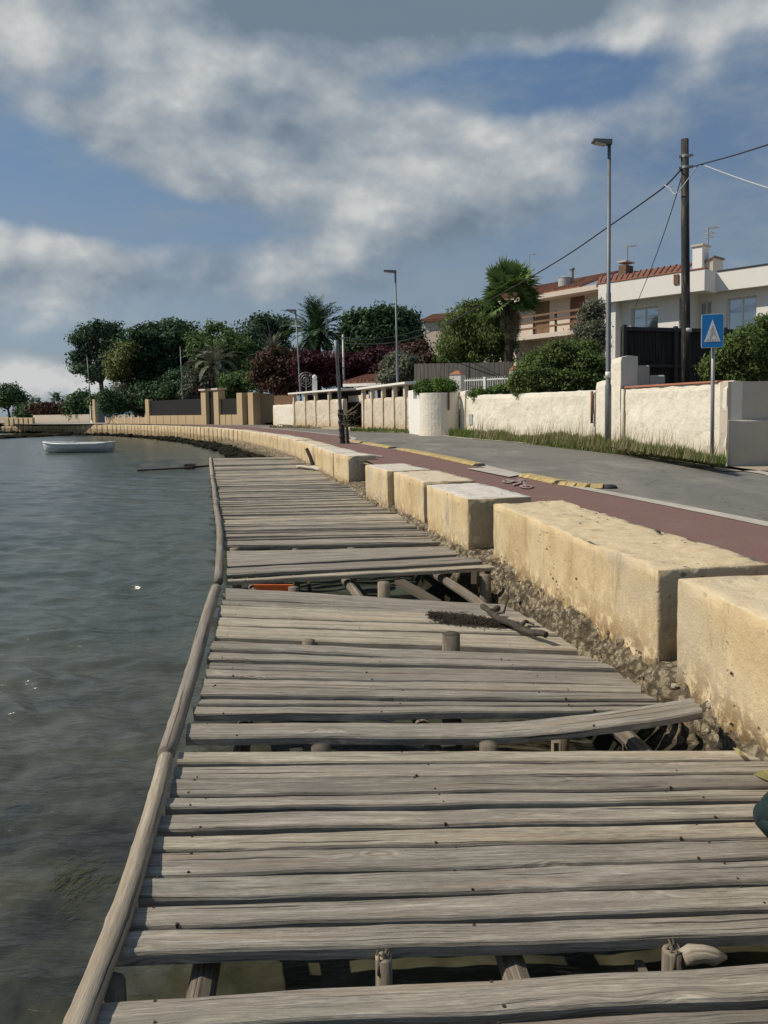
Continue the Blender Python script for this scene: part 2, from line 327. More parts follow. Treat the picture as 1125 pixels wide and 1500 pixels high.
def water_fn(t, b):
    p = t.pos(); s = t.sep(p)
    patch = t.noise(p, .55, 4, .6, 0.6); fine = t.noise(p, 2.6, 5, .65, .6)
    near = t.ss(s[1], 9.0, 1.5)
    c = t.ramp(patch, [(.35, (.044,.055,.045)), (.6, (.066,.075,.058))])
    sh = t.ramp(t.math('ADD', t.math('MULTIPLY', patch, .5), t.math('MULTIPLY', fine, .5)), [(.40, (.016,.016,.009)), (.5, (.046,.044,.026)), (.62, (.085,.08,.05))])
    c = t.mix(near, c, sh); t.set(b.inputs['Base Color'], c)
    q = t.map(p, (.55, 1.5, 1), rot=(0,0,R(-14))); h = t.math('ADD', t.noise(q, 6.5, 3, .5, .15), t.math('MULTIPLY', t.noise(q, 22, 3, .55, .2), .3))
    t.set(b.inputs['Normal'], t.bump(h, .9, .020))
M['water'] = material('sea_water', water_fn, .20, .45)

# ------------------------------------------------------------------ world, sun, camera
SUN_EL, SUN_DIR = R(46), Vector((-1, .015))
def build_world():
    w = bpy.data.worlds.new('World'); S.world = w; w.use_nodes = True; t = NT(w.node_tree); bg = w.node_tree.nodes['Background']
    sky = t.n('ShaderNodeTexSky', sky_type='NISHITA', sun_disc=False); sky.sun_elevation = SUN_EL
    sky.sun_rotation = math.atan2(SUN_DIR.x, SUN_DIR.y); sky.air_density = 1.0; sky.dust_density = 1.4; sky.ozone_density = 1.2
    d = t.n('ShaderNodeTexCoord').outputs['Generated']; s = t.sep(d)
    def fld(v, sc=3.7):                           # cloud density over the sky directions
        return t.noise(t.map(v, (1, 1, 1.45)), sc, 12, .52, .15)
    n0 = fld(d); n1 = fld(t.vmath('ADD', d, (-.034, .0, .046))); f0 = fld(d, 15.0); f1 = fld(t.vmath('ADD', d, (-.008, .0, .011)), 15.0)
    def blob(px, py, rx, ry, soft=1.1):
        c = ray(px, py).normalized(); e = t.vmath('MULTIPLY', t.vmath('SUBTRACT', d, tuple(c)), (F/rx, 1.2, F/ry)); return t.ss(t.vmath('LENGTH', e, out='Value'), 1.3, 1.3-soft)
    def tot(bl):
        r = None
        for b_ in bl:
            v = t.math('MULTIPLY', blob(*b_[:4]), b_[4]); r = v if r is None else t.math('ADD', r, v)
        return r
    pos = tot([(400,185,250,105,.40), (300,240,190,70,.22), (720,255,210,95,.42), (60,80,300,120,.28), (420,10,680,72,.44), (900,0,420,60,.34), (30,355,120,60,.30), (90,565,130,46,.42), (80,420,180,60,.24), (370,400,260,50,.22), (650,455,80,30,.14), (960,190,50,60,.16), (560,330,200,50,.12)])
    neg = tot([(760,95,150,70,.18), (190,312,220,36,.24), (40,240,130,46,.22), (130,125,60,40,.2), (560,130,60,60,.12), (1000,300,200,130,.08), (880,300,80,80,.08)])
    dens = t.math('ADD', t.math('MULTIPLY_ADD', f0, .13, t.math('MULTIPLY', n0, 1.07)), t.math('SUBTRACT', pos, neg)); mask = t.ss(dens, .62, .96)
    rel = t.math('ADD', t.math('MULTIPLY', t.math('SUBTRACT', n0, n1), 2.9), t.math('MULTIPLY', t.math('SUBTRACT', f0, f1), .55))
    dark = tot([(520,0,560,60,.44), (880,0,320,50,.34), (490,215,110,50,.16), (720,325,150,36,.12), (620,120,90,50,.08)])
    lit = tot([(250,215,140,70,.26), (430,130,140,50,.16), (270,130,60,40,.2), (740,225,130,56,.24), (60,70,240,90,.16), (30,345,100,45,.22), (90,555,140,36,.34)])
    sh = t.math('ADD', t.math('MULTIPLY_ADD', rel, 1.2, .47), t.math('SUBTRACT', lit, dark), clamp=True)
    cc = t.ramp(sh, [(0, (1.6,2.1,2.65)), (.28, (2.3,2.8,3.35)), (.55, (3.3,3.7,4.05)), (.82, (4.6,4.85,4.95)), (1, (5.8,5.9,5.85))])
    az = t.math('MULTIPLY_ADD', s[0], .9, .5, clamp=True)
    deep = t.mix(az, (1.3,2.45,4.2), (.95,1.68,2.95)); hz = t.mix(az, (2.9,3.6,4.15), (2.0,2.6,3.3))
    tgt = t.mix(t.ss(s[2], .42, .02), deep, hz)
    base = t.mix(.8, t.mix(1.0, sky.outputs[0], (.55,.62,.72), 'MULTIPLY'), tgt)
    veil = t.ss(t.noise(t.map(d, (2.2,2.2,6)), 2.2, 8, .62), .38, .72)
    base = t.mix(t.math('MULTIPLY', veil, .72), base, (2.4,2.95,3.5))
    col = t.mix(t.math('MULTIPLY', mask, .95), base, cc); t.set(bg.inputs[0], col); bg.inputs[1].default_value = .105
build_world()
def build_sun():
    l = bpy.data.lights.new('sun', 'SUN'); l.energy = 4.3; l.angle = R(.5); l.color = (1, .91, .77)
    o = bpy.data.objects.new('sun', l); COL.objects.link(o)
    h = SUN_DIR.normalized()*math.cos(SUN_EL); d = Vector((h.x, h.y, math.sin(SUN_EL))); o.rotation_euler = d.to_track_quat('Z', 'Y').to_euler(); o.location = (-20, 5, 30)
build_sun()
def build_camera():
    c = bpy.data.cameras.new('camera'); o = bpy.data.objects.new('camera', c); COL.objects.link(o)
    r0 = Vector((1,0,0)); u0 = Vector((0, math.sin(PITCH), math.cos(PITCH))); cc, ss = math.cos(ROLL), math.sin(ROLL)
    r = r0*cc-u0*ss; u = r0*ss+u0*cc; b = r.cross(u)
    m = Matrix((r, u, b)).transposed().to_4x4(); m.translation = (0, 0, EYE); o.matrix_world = m
    c.sensor_fit = 'VERTICAL'; c.sensor_height = 36; c.lens = 36*F/1500; c.shift_y = -(750-CY)/1500; c.clip_end = 9000; c.clip_start = .05
    S.camera = o
build_camera()
S.view_settings.view_transform = 'Standard'; S.view_settings.look = 'None'; S.view_settings.exposure = 0; S.view_settings.gamma = 1
S.render.engine = 'CYCLES'; S.cycles.use_denoising = True; S.cycles.max_bounces = 6

# ------------------------------------------------------------------ curves
def V2(p): return Vector((p[0], p[1]))
def resample(pts, step=None, n=None, smooth=True):
    pts = [V2(p) for p in pts]
    if smooth:                                     # Catmull-Rom
        q = []
        for i in range(len(pts)-1):
            p0 = pts[max(i-1,0)]; p1 = pts[i]; p2 = pts[i+1]; p3 = pts[min(i+2,len(pts)-1)]
            for k in range(12):
                t = k/12; q.append(.5*((2*p1)+(p2-p0)*t+(2*p0-5*p1+4*p2-p3)*t*t+(3*p1-p0-3*p2+p3)*t**3))
        q.append(pts[-1]); pts = q
    L = [0]
    for a, b in zip(pts, pts[1:]): L.append(L[-1]+(b-a).length)
    m = n if n else max(2, int(L[-1]/step)+1); out = []; j = 0
    for i in range(m):
        s = L[-1]*i/(m-1)
        while j < len(L)-2 and L[j+1] < s: j += 1
        t = (s-L[j])/max(1e-9, L[j+1]-L[j]); out.append(pts[j].lerp(pts[j+1], t))
    return out
def offset(pts, d):                                # positive: to the right of travel (inland)
    out = []
    for i, p in enumerate(pts):
        t = (pts[min(i+1,len(pts)-1)]-pts[max(i-1,0)]).normalized(); out.append(p+Vector((t.y, -t.x))*d)
    return out
def strip(name, left, right, z, mat, kind='structure', n=160, rise=0.0):
    a = resample(left, n=n, smooth=False); b = resample(right, n=n, smooth=False); mb = MB()
    vs = []; fs = []
    for p, q in zip(a, b): vs += [(p.x, p.y, zr(p.y)+z), (q.x, q.y, zr(q.y)+z+rise)]
    for i in range(n-1): fs.append((2*i, 2*i+1, 2*i+3, 2*i+2))
    mb.add(vs, fs); o = mb.build(name, mat); return tag(o, kind=kind)

TOPZ, DECK, ROADZ = 1.12, .52, 1.02
def zr(Y): t = min(1, max(0, (Y-15)/14)); return ROADZ+.08*t*t*(3-2*t)      # the road climbs a little
def AR(px, py):
    z = ROADZ
    for _ in range(6): z = zr(A(px, py, z).y)
    return A(px, py, z)
nearF = [(2.1,-2.0), (1.85,.8), tuple(A(1125,897,TOPZ)[:2]), tuple(A(992,847,TOPZ)[:2]), tuple(A(964,832,TOPZ)[:2]), tuple(A(722,737,TOPZ)[:2]),
         tuple(A(685,731,TOPZ)[:2]), tuple(A(625,710,TOPZ)[:2]), tuple(A(577,691,TOPZ)[:2]), tuple(A(535,681,TOPZ)[:2]), tuple(A(510,668,TOPZ)[:2]), tuple(A(488,664,TOPZ)[:2])]
farF = [tuple(A(x, y, z)[:2]) for x, y, z in [(471,657,1.12),(455,652,1.12),(430,644,1.12),(400,637.5,1.12),(370,633,1.12),(340,629.3,1.10),(300,626,1.08),(250,623.6,1.07),(200,622.4,1.05),(160,622,1.04)]]+[tuple(D(x, 622, Y)[:2]) for x, Y in ((100,80),(50,89),(5,92))]
FRONT = resample(nearF[:5]+[nearF[5]]+nearF[6:]+farF, step=.25)

# ------------------------------------------------------------------ setting: water, land, road
def build_water():
    th = np.concatenate([np.linspace(R(-62), R(62), 620), np.linspace(R(66), R(294), 58)]); r = [.35]
    while r[-1] < 6000: r.append(r[-1]*(1.0062 if r[-1] < 26 else 1.015)+.003)
    r = np.array(r); T, RR = np.meshgrid(th, r); X = RR*np.sin(T); Y = RR*np.cos(T); Z = np.zeros_like(X)
    g = np.random.default_rng(3)
    for k in range(80):
        lam = .12*(1.1/.12)**g.random(); a = R(248)+g.normal(0, .42); amp = .0053*lam**.9*(.6+.8*g.random()); kx, ky = 2*math.pi/lam*math.cos(a), 2*math.pi/lam*math.sin(a)
        fade = np.clip((lam/(RR*.0085+.012)-1.5)/2.5, 0, 1); ph = kx*X+ky*Y+g.random()*6.28+.7*np.sin(X*.9*g.random()+Y*.7*g.random()+g.random()*6)
        Z += amp*fade*(.34+.66*np.clip((RR-2.2)/4, 0, 1))*(np.sin(ph)+.28*np.sin(2*ph+1.2))
    big = .012*np.sin(X*1.1+Y*2.3)+.010*np.sin(-X*.7+Y*1.5+1); Z += big*np.clip(1-RR/80, 0, 1)
    Z = np.clip(Z, -.09, .11)
    n, m = X.shape; vs = np.stack([X.ravel(), Y.ravel(), Z.ravel()], 1); i, j = np.meshgrid(np.arange(n-1), np.arange(m), indexing='ij'); j2 = (j+1) % m
    q = np.stack([i*m+j, i*m+j2, (i+1)*m+j2, (i+1)*m+j], -1).reshape(-1, 4)[:, ::-1]
    tag(fast_mesh('water', vs, q, M['water'], smooth=True), kind='structure')
build_water()

INL = offset(FRONT, .30)
def build_land():
    mb = MB(); pts = [(p.x, p.y, 0.97) for p in INL[::4]]
    e = pts[-1]; back = [(-47,95,0.97), (-54,110,0.97), (-75,150,0.97), (-160,210,0.97), (-420,330,0.97), (-900,900,0.97), (900,900,0.97), (900,-60,0.97), (6,-60,0.97)]
    mb.add(pts+back, [tuple(range(len(pts)+len(back)))][::-1]); o = mb.build('ground', M['sand']); tag(o, kind='structure')
    bm = bmesh.new(); bm.from_mesh(o.data); bmesh.ops.triangulate(bm, faces=bm.faces[:]); bmesh.ops.recalc_face_normals(bm, faces=bm.faces[:])
    for f in bm.faces:
        if f.normal.z < 0: f.normal_flip()
    bm.to_mesh(o.data); bm.free()
build_land()
iY = next(i for i, p in enumerate(FRONT) if p.y > 24)
PATH_R = resample([(4.6,-4), (3.75,2.5), tuple(AR(1125,772)[:2]), tuple(AR(770,700)[:2]), tuple(AR(640,668)[:2]), tuple(AR(515,648)[:2])]+[tuple(p) for p in offset(FRONT, 2.15)[iY+10::24]], n=260)
PATH_L = resample([tuple(p) for p in offset(FRONT, .36)[::6]], n=260, smooth=False)
ROAD_FAR = [(8.2,-12), (7.2,-2), (6.3,4), (5.6,8.5), tuple(AR(1060,686)[:2]), tuple(AR(890,663)[:2]), tuple(AR(760,649)[:2]), tuple(AR(665,641)[:2]), tuple(AR(600,633.5)[:2]), tuple(AR(520,630.5)[:2]), tuple(AR(450,627.5)[:2]), tuple(AR(405,623.5)[:2]), (-15.5,64), (-25,74), (-34,82), (-46,98), (-80,150)]
ROAD_R = resample(ROAD_FAR, n=260)
strip('bike_path', PATH_L, PATH_R, .004, M['red_path'], n=260)
strip('road', PATH_R[:215]+[Vector((-28,75.5)), Vector((-36,80)), Vector((-48,97)), Vector((-82,150))], ROAD_R, 0, M['asphalt'], n=260)
strip('kerb_line', offset(PATH_R, -.02)[:120], offset(PATH_R, .16)[:120], .010, M['concrete'], n=120)
strip('road_edge_gutter', offset(ROAD_R, -.02)[:185], offset(ROAD_R, .22)[:185], .012, M['concrete'], n=185)
strip('pavement', offset(ROAD_R, .22)[120:235], offset(ROAD_R, 1.9)[120:235], .016, M['concrete'], n=115)
strip('quay_pavement', [Vector((-12.5,62)), Vector((-22,72.6)), Vector((-31,78.5)), Vector((-38,88))], [Vector((-13,65.5)), Vector((-23,77)), Vector((-33,88)), Vector((-45,99))], .02, M['concrete'], n=20)

VERGE_IN = [tuple(AR(1064,684)[:2]+Vector((.1,.1)) if False else AR(1064,684).xy+Vector((.1,.1))), tuple(D(913,605,17.4).xy), tuple(D(872,605,19.3).xy), tuple(D(676,605,27.7).xy), tuple(D(640,605,28).xy), tuple(D(598,605,31).xy), tuple(D(528,605,36.2).xy), tuple(D(501,605,39.3).xy), tuple(D(427,605,45.7).xy), tuple(D(400,605,50.7).xy)]
iv = min(range(len(ROAD_R)), key=lambda k: abs(ROAD_R[k].y-12.3)); jv = min(range(len(ROAD_R)), key=lambda k: (ROAD_R[k]-Vector(VERGE_IN[-1])).length)
strip('side_street_ground', [AR(1064,688).xy+Vector((-.25,-.35)), AR(1064,688).xy+Vector((2.2,-.6)), AR(1064,688).xy+Vector((7,-.9))], [AR(1064,684).xy+Vector((-.2,.2)), AR(1064,684).xy+Vector((2.2,.45)), AR(1064,684).xy+Vector((7,.9))], .012, M['sand'], n=20)
strip('verge_bank', offset(ROAD_R, .18)[iv:jv], [Vector(p) for p in VERGE_IN], -.02, M['sand'], n=90, rise=.16)

# embankment under the blocks: rubble and mortar down to the sea bed
def build_rubble():
    prof = [(.34,.60), (.10,.60), (.0,.585), (-.02,.55), (-.05,.49), (-.08,.40), (-.12,.28), (-.22,.1), (-.33,-.15), (-.45,-.5)]
    idx = [0]; 
    while idx[-1] < len(FRONT)-1: idx.append(idx[-1]+1)
    pts = []
    dense = resample([tuple(p) for p in FRONT if p.y < 14], step=.035, smooth=False)
    rest = [p for p in FRONT if p.y >= 14]; line = dense+rest; nr = []
    for i, p in enumerate(line):
        t = (line[min(i+1,len(line)-1)]-line[max(i-1,0)]).normalized(); nr.append(Vector((t.y, -t.x)))
    sub = []
    for a, b in zip(prof, prof[1:]):
        for k in range(3): sub.append((a[0]+(b[0]-a[0])*k/3, a[1]+(b[1]-a[1])*k/3))
    sub.append(prof[-1]); m = len(sub); vs = []; fs = []
    for p, n in zip(line, nr):
        for o_, z in sub:
            v = Vector((p.x+n.x*o_, p.y+n.y*o_, z)); w = 0 if o_ > .2 else 1
            a = noise.fractal(v*5, 1, 2, 5)*.05+noise.noise(v*17)*.035+abs(noise.noise(v*36+Vector((3,3,3))))*.04-.01
            vs.append((v.x-n.x*a*w, v.y-n.y*a*w, v.z+noise.noise(v*14)*.03*w))
    q = []
    for i in range(len(line)-1):
        for k in range(m-1): q.append((i*m+k, i*m+k+1, (i+1)*m+k+1, (i+1)*m+k))
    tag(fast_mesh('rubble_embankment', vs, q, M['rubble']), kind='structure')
    mb = MB(); g = random.Random(5)                # small stones and shells set loose in the mortar
    for k in range(260):
        i = int(g.random()**1.3*len(dense)); p = dense[i]; n = nr[i]; z = g.uniform(.36,.60); o_ = -.0-(.585-z)*.6-g.uniform(-.02,.03)
        c = Vector((p.x+n.x*o_, p.y+n.y*o_, z)); r = g.uniform(.005,.017)
        n0 = len(mb.v); mb.sphere(c, r, 6, 5, g.random(), (g.uniform(.6,1.5), g.uniform(.6,1.5), g.uniform(.4,1.1)))
        for q in range(n0, len(mb.v)): v = Vector(mb.v[q]); mb.v[q] = tuple(c+(v-c)*(1+.55*noise.noise(v*70)))
    tag(mb.build('loose_stones', M['shell']), kind='stuff')
build_rubble()

# ------------------------------------------------------------------ sea wall blocks
def gridlines(L, n, r):
    a = [0, r*.35, r]+[r+(L-2*r)*k/n for k in range(1, n)]+[L-r, L-r*.35, L]; return a
def rough_block(c8, z0, n=(10,5,5), r=.03, amp=.006, pits=.0, seed=0, zt=None):
    # c8: four XY corners of the top (front-near, front-far, back-far, back-near), z0 base, zt top
    P = [V2(p) for p in c8]; Lx = (P[1]-P[0]).length; Ly = (P[3]-P[0]).length; Lz = zt-z0
    gx, gy, gz = gridlines(Lx, n[0], r), gridlines(Ly, n[1], r), gridlines(Lz, n[2], r)
    key = {}; vs = []; fs = []; so = Vector((seed*3.1, seed*1.7, 0))
    def vert(i, j, k):
        if (i,j,k) in key: return key[(i,j,k)]
        p = Vector((gx[i], gy[j], gz[k])); L = (Lx, Ly, Lz); inner = Vector([min(max(p[a], r), L[a]-r) for a in range(3)]); d = p-inner
        if d.length > 1e-6: dn = d.normalized(); p = inner+dn*r
        else: dn = Vector((0,0,1))
        u, v = p.x/Lx, p.y/Ly; q = P[0].lerp(P[1], u).lerp(P[3].lerp(P[2], u), v); w = Vector((q.x, q.y, z0+p.z)); s = w+so
        a = noise.fractal(s*1.6, 1, 2, 3)*amp*.9+noise.noise(s*10)*amp*.6
        low = max(0, 1-(p.z/Lz)*2.2)
        a -= low*max(0, noise.noise(s*7+Vector((9,1,4)))+.15)*pits*3
        if sum(abs(x_) > .2 for x_ in dn) >= 2: a -= max(0, noise.noise(s*6+Vector((2,7,1)))-.12)*.03+max(0, noise.noise(s*17)-.2)*.02
        if dn.z > .5: a -= max(0, noise.noise(Vector((s.x*7, s.y*7, 2)))-.08)*pits*1.6
        wn = (P[1]-P[0]).normalized(); ln = Vector((wn.y, -wn.x)); dv = Vector((wn.x*dn.x+ln.x*dn.y, wn.y*dn.x+ln.y*dn.y, dn.z))
        key[(i,j,k)] = len(vs); vs.append(w+dv*a); return key[(i,j,k)]
    X, Y, Z = len(gx)-1, len(gy)-1, len(gz)-1
    for i in range(X):
        for j in range(Y):
            fs.append((vert(i,j,Z), vert(i,j+1,Z), vert(i+1,j+1,Z), vert(i+1,j,Z))); fs.append((vert(i,j,0), vert(i+1,j,0), vert(i+1,j+1,0), vert(i,j+1,0)))
        for k in range(Z):
            fs.append((vert(i,0,k), vert(i,0,k+1), vert(i+1,0,k+1), vert(i+1,0,k))); fs.append((vert(i,Y,k), vert(i+1,Y,k), vert(i+1,Y,k+1), vert(i,Y,k+1)))
    for j in range(Y):
        for k in range(Z):
            fs.append((vert(0,j,k), vert(0,j+1,k), vert(0,j+1,k+1), vert(0,j,k+1))); fs.append((vert(X,j,k), vert(X,j,k+1), vert(X,j+1,k+1), vert(X,j+1,k)))
    return vs, fs
GB = 'stone blocks along the sea wall'
def block(fn, ff, label, depth=.70, n=(10,5,5), tint=0.0, amp=.006, pits=.012, seed=0, zt=TOPZ, z0=.44, r=.011, skew=0.0):
    a, b = V2(fn), V2(ff); t = (b-a).normalized(); nn = Vector((t.y, -t.x))
    c = [a, b, b+nn*depth+t*skew, a+nn*depth+t*skew]; vs, fs = rough_block(c, z0, n, r, amp, pits, seed, zt)
    mb = MB(); mb.add(vs, fs, tint); m = (a+b)/2+nn*depth/2
    o = mb.build('stone_block', M['stone'], origin=(m.x, m.y, z0), smooth=True); tag(o, label, 'stone block', GB); return o
def FA(px, py): return A(px, py, TOPZ)[:2]
a0 = V2(FA(992,847)); tA = (V2(nearF[1])-a0).normalized()
block(a0+tA*2.9, a0, 'nearest tan stone block, cut off by the right edge of the picture', n=(40,10,11), amp=.009, pits=.024, seed=1, tint=.1)
block(FA(964,834), FA(722,737), 'longest tan stone block with pitted yellowish top, beside the broken end of the deck', n=(52,12,12), amp=.010, pits=.03, seed=2, depth=.72, tint=0.0, zt=TOPZ)
block(FA(685,731), FA(625,710), 'tan stone block with smooth grey slab top, just beyond the longest block', n=(18,8,8), seed=3, tint=1.0, depth=.70, pits=.012)
block(FA(620,706), FA(577,691), 'tan stone block with heavily pocked face, second beyond the longest block', n=(16,8,8), seed=4, tint=.35, depth=.70, pits=.02)
block(FA(567,690), FA(535,681), 'tan stone block with pale grey top, at the near side of the wide gap', n=(14,8,7), seed=5, tint=.85, depth=.70, pits=.015)
block(FA(510,668), FA(488.5,664.2), 'tan stone block with dark end face, at the far side of the wide gap', n=(12,7,7), seed=6, tint=.9, depth=.60)
block(FA(487,663.6), FA(471.5,657.5), 'tan stone block directly in front of the dark leaning stick', n=(12,6,6), seed=7, tint=.8, depth=.60)
def far_blocks():
    line = resample(farF, step=.02, smooth=True); i = 3; k = 0; L = len(line); out = []
    while i < L-4:
        p = line[i]; ln = 1.55 if p.y < 34 else (1.2 if p.y < 50 else .92); ln *= random.uniform(.85, 1.15); j = min(i+int(ln/.02), L-1)
        q = line[j]; zt = TOPZ-.08*min(1, max(0, (p.y-34)/38))-.014*max(0, p.y-74)+random.uniform(-.015,.015)
        if p.y < 34: lab = 'pale tan stone block in the unbroken row past the end of the deck'
        else: lab = 'small pale stone block in the distant curved row above the weedy rocks'
        w_ = min(1, max(0, (p.y-38)/16)); dd = (q-p).normalized(); oo = Vector((dd.y, -dd.x))*(-.27*w_); p, q = p+oo, q+oo
        o = block(p, q, lab, depth=.58+.27*w_, n=(5,3,4) if p.y < 34 else (3,2,3), tint=random.uniform(.3,.9), seed=20+k, zt=zt, z0=.44-.34*w_, r=.03)
        o['group'] = GB if p.y < 34 else 'distant stone blocks of the sea wall'
        i = j+int((.07 if p.y < 34 else .13)/.02); k += 1
far_blocks()
# raised course at the far tip of the quay
for k in range(6):
    x0, x1 = 6+k*7, 12.2+k*7
    Yq = 91.6-k*.4; t0 = D(x0, 623, Yq); t1 = D(x1, 623, Yq-.5); n = Vector((0, 1)); zb_ = .86; zt_ = D(x0, 612, Yq).z
    vs, fs = rough_block([t0.xy+n*.1, t1.xy+n*.1, t1.xy+n*.75, t0.xy+n*.75], zb_, (3,2,3), .03, .006, 0, 90+k, zt=zt_)
    mb = MB(); mb.add(vs, fs, .3); tag(mb.build('stone_block', M['stone'], origin=(t0.x, t0.y, zb_), smooth=True), 'upright pale block of the raised course at the far tip of the quay', 'stone block', 'raised blocks at the tip of the quay')
def weedy_rocks():
    mb = MB(); g = random.Random(8)
    def rock(c, r, sc):
        n = len(mb.v); mb.sphere(c, r, 8, 6, .5, sc)
        for i in range(n, len(mb.v)):
            v = Vector(mb.v[i]); d = (v-Vector(c)); mb.v[i] = tuple(Vector(c)+d*(1+.5*noise.noise(v*2.3)))
    O = offset(FRONT, -.45)
    for i, p in enumerate(O):
        if p.y < 22: continue
        for q in range(4 if p.y < 60 else 2):
            if g.random() < .8: rock((p.x+g.uniform(-.5,.4), p.y+g.uniform(-.5,.3), g.uniform(-.04,.16)), g.uniform(.10,.24), (1.3,1,.7))
    tag(mb.build('weedy_rocks', M['algae'], smooth=False), kind='stuff')
    reef = MB(); mb = reef
    for k in range(90):
        px = g.uniform(-8, 112); c = A(px, 641-(px*.045)+g.uniform(-.8,.8), .05); rock((c.x, c.y, .02), g.uniform(.25,.6), (1.7,1,.5))
    tag(reef.build('low_reef_rocks', M['algae']), kind='stuff')
weedy_rocks()

# ------------------------------------------------------------------ the boardwalk
J = empty('boardwalk', (0, 3, 0), 'weathered grey plank boardwalk with gaps, running along the sea wall over the water', 'boardwalk')
def plank_mesh(mb, FL, FR, NL, NR, z=DECK, th=.042, seed=0.0, segs=18, zl=0, zr=0, lift=None, twist=0.0):
    FL, FR, NL, NR = (V2(p) for p in (FL, FR, NL, NR)); L = (FR-FL).length; W = (NL-FL).length
    prof = [(0,-th), (0,-.012), (.035,-.003), (.1,0), (.3,-.0015), (.5,-.002), (.7,-.0015), (.9,0), (.965,-.003), (1,-.012), (1,-th)]
    m = len(prof); vs = []; fs = []; uvs = []; cum = [0]
    for a, b in zip(prof, prof[1:]): cum.append(cum[-1]+math.hypot((b[0]-a[0])*W, b[1]-a[1]))
    cum.append(cum[-1]+W)
    for i in range(segs+1):
        u = i/segs; f = FL.lerp(FR, u); n_ = NL.lerp(NR, u)
        jf = noise.noise((u*L*2.5, seed*7.3, 0))*.007+noise.noise((u*L*11, seed*3.3, 1))*.003; jn = noise.noise((u*L*2.5, seed*7.3, 5))*.007+noise.noise((u*L*13, seed*3.3, 8))*.004
        zz = z+zl*(1-u)+zr*u+noise.noise((u*L*.8, seed*5.1, 3))*.009+(lift(u) if lift else 0)
        d = (n_-f).normalized()
        for w, h in prof:
            q = f.lerp(n_, w); k = -jf*(1-w)+jn*w
            vs.append((q.x+d.x*k, q.y+d.y*k, zz+h+(w-.5)*twist+(.004*noise.noise((u*L*4, w*3, seed)) if h > -.02 else 0)))
    for i in range(segs):
        for k in range(m):
            k2 = (k+1) % m; fs.append((i*m+k, (i+1)*m+k, (i+1)*m+k2, i*m+k2)); u0, u1 = i/segs*L, (i+1)/segs*L
            uvs.append([(u0,cum[k]), (u1,cum[k]), (u1,cum[k+1]), (u0,cum[k+1])])
    fs.append(tuple(range(m))); uvs.append([(.0, p[0]*W) for p in prof]); fs.append(tuple(segs*m+k for k in reversed(range(m)))); uvs.append([(0, p[0]*W) for p in prof])
    mb.add(vs, fs, seed % 1.0, uvs)
def ext(a, b, xmax):                                # stretch a plank line on to the east, out of the frame
    d = (b-a); return a+d*((xmax-a.x)/d.x)
NPL = 0
NAILS = MB()
def plank(fl, fr, nl, nr, xe=None, **kw):
    global NPL
    P = [A(p[0], p[1], DECK).xy for p in (fl, fr, nl, nr)]
    for a_, b_ in ((0, 2), (1, 3)):
        dd = (P[b_]-P[a_]).normalized()*(.008+.0026*max(0, P[a_].y-2.2)); P[a_] = P[a_]+dd; P[b_] = P[b_]-dd
    if xe: P[1] = ext(P[0], P[1], xe); P[3] = ext(P[2], P[3], xe)
    NPL += 1; sd = random.random()*.998+NPL*0
    mb = MB(); plank_mesh(mb, *P, seed=sd, segs=30, zl=random.uniform(-.009,.009), zr=random.uniform(-.009,.009), twist=random.uniform(-.016,.016), **kw)
    for fr_ in (.07, .44, .82):
        for k_ in (3, 7):
            if random.random() < .75:
                q = Vector(mb.v[int(fr_*30+random.uniform(-1, 1))*11+k_])+Vector((random.uniform(-.02,.02), random.uniform(-.006,.006), 0)); NAILS.cyl(q-Vector((0,0,.01)), q+Vector((0,0,.0022)), random.uniform(.0035,.0052), n=7)
    return mb.build('plank', M['plank'], J, smooth=False)
def lx(y):                                          # plank ends follow the pole on the water side
    t = [(672,309),(700,313),(750,324),(800,330),(853,332),(880,328),(932,315),(1000,297),(1085,271),(1150,252),(1215,229),(1280,210),(1360,182),(1400,166),(1462,143),(1520,122),(1600,92)]
    for (a, b), (c, d) in zip(t, t[1:]):
        if y <= c: return b+(d-b)*(y-a)/(c-a)
    return t[-1][1]
def jl(y): return (lx(y)+random.uniform(-11,7)*(y-560)/800, y)
# the planks nearest the viewer (one behind the other, each by its two edges)
plank(jl(1528), (1125,1470), jl(1606), (1125,1535), xe=1.62)
plank(jl(1462), (1125,1403), jl(1517), (1125,1461), xe=1.62)
for fy, fr_, ny, nr_ in [(1359,1330,1400,1364), (1326,1294,1357,1328), (1287,1259,1317,1290), (1247,1226,1279,1250), (1224,1202,1246,1225), (1189,1173,1216,1197), (1166,1152,1188,1172), (1141,1134,1164,1150), (1118,1114,1140,1133)]:
    plank(jl(fy), (1125,fr_), jl(ny), (1125,nr_), xe=1.62)
plank(jl(1100), (1078,1096), jl(1117), (1118,1112))
lf = [939,952.5,966.5,979,991,1004,1018.5,1032.5,1048.5]; rt = [(858,957),(880,970),(900,981),(920,992),(938,1003),(953,1014),(968,1024),(982,1033),(990,1041)]
rt = [(x+random.uniform(-12,6), y+.5) for x, y in rt]
for k in range(8): plank(jl(lf[k]+.8), rt[k], jl(lf[k+1]-.4), (rt[k+1][0]-3, rt[k+1][1]-.6))
warp = plank(jl(1060), (1010,1055), jl(1081), (1030,1076), lift=lambda u: .0 if u < .55 else .42*(u-.55)**1.55)
tag(warp, 'warped plank whose landward end has sprung up')
lf = [861,878,886,901,916,932]; rt = [(735,884),(757,894),(778,906),(795,918),(818,931),(848,949)]
for k in range(5): plank(jl(lf[k]+.5), rt[k], jl(lf[k+1]-.5), rt[k+1])
lf = [806.5,831,845,853]; rt = [(692,799),(708,811),(722,823),(732,832)]
for k in range(3): plank(jl(lf[k]+1.2), (rt[k][0], rt[k][1]+1.2), jl(lf[k+1]-2.0), (rt[k+1][0]-2, rt[k+1][1]-1.6))
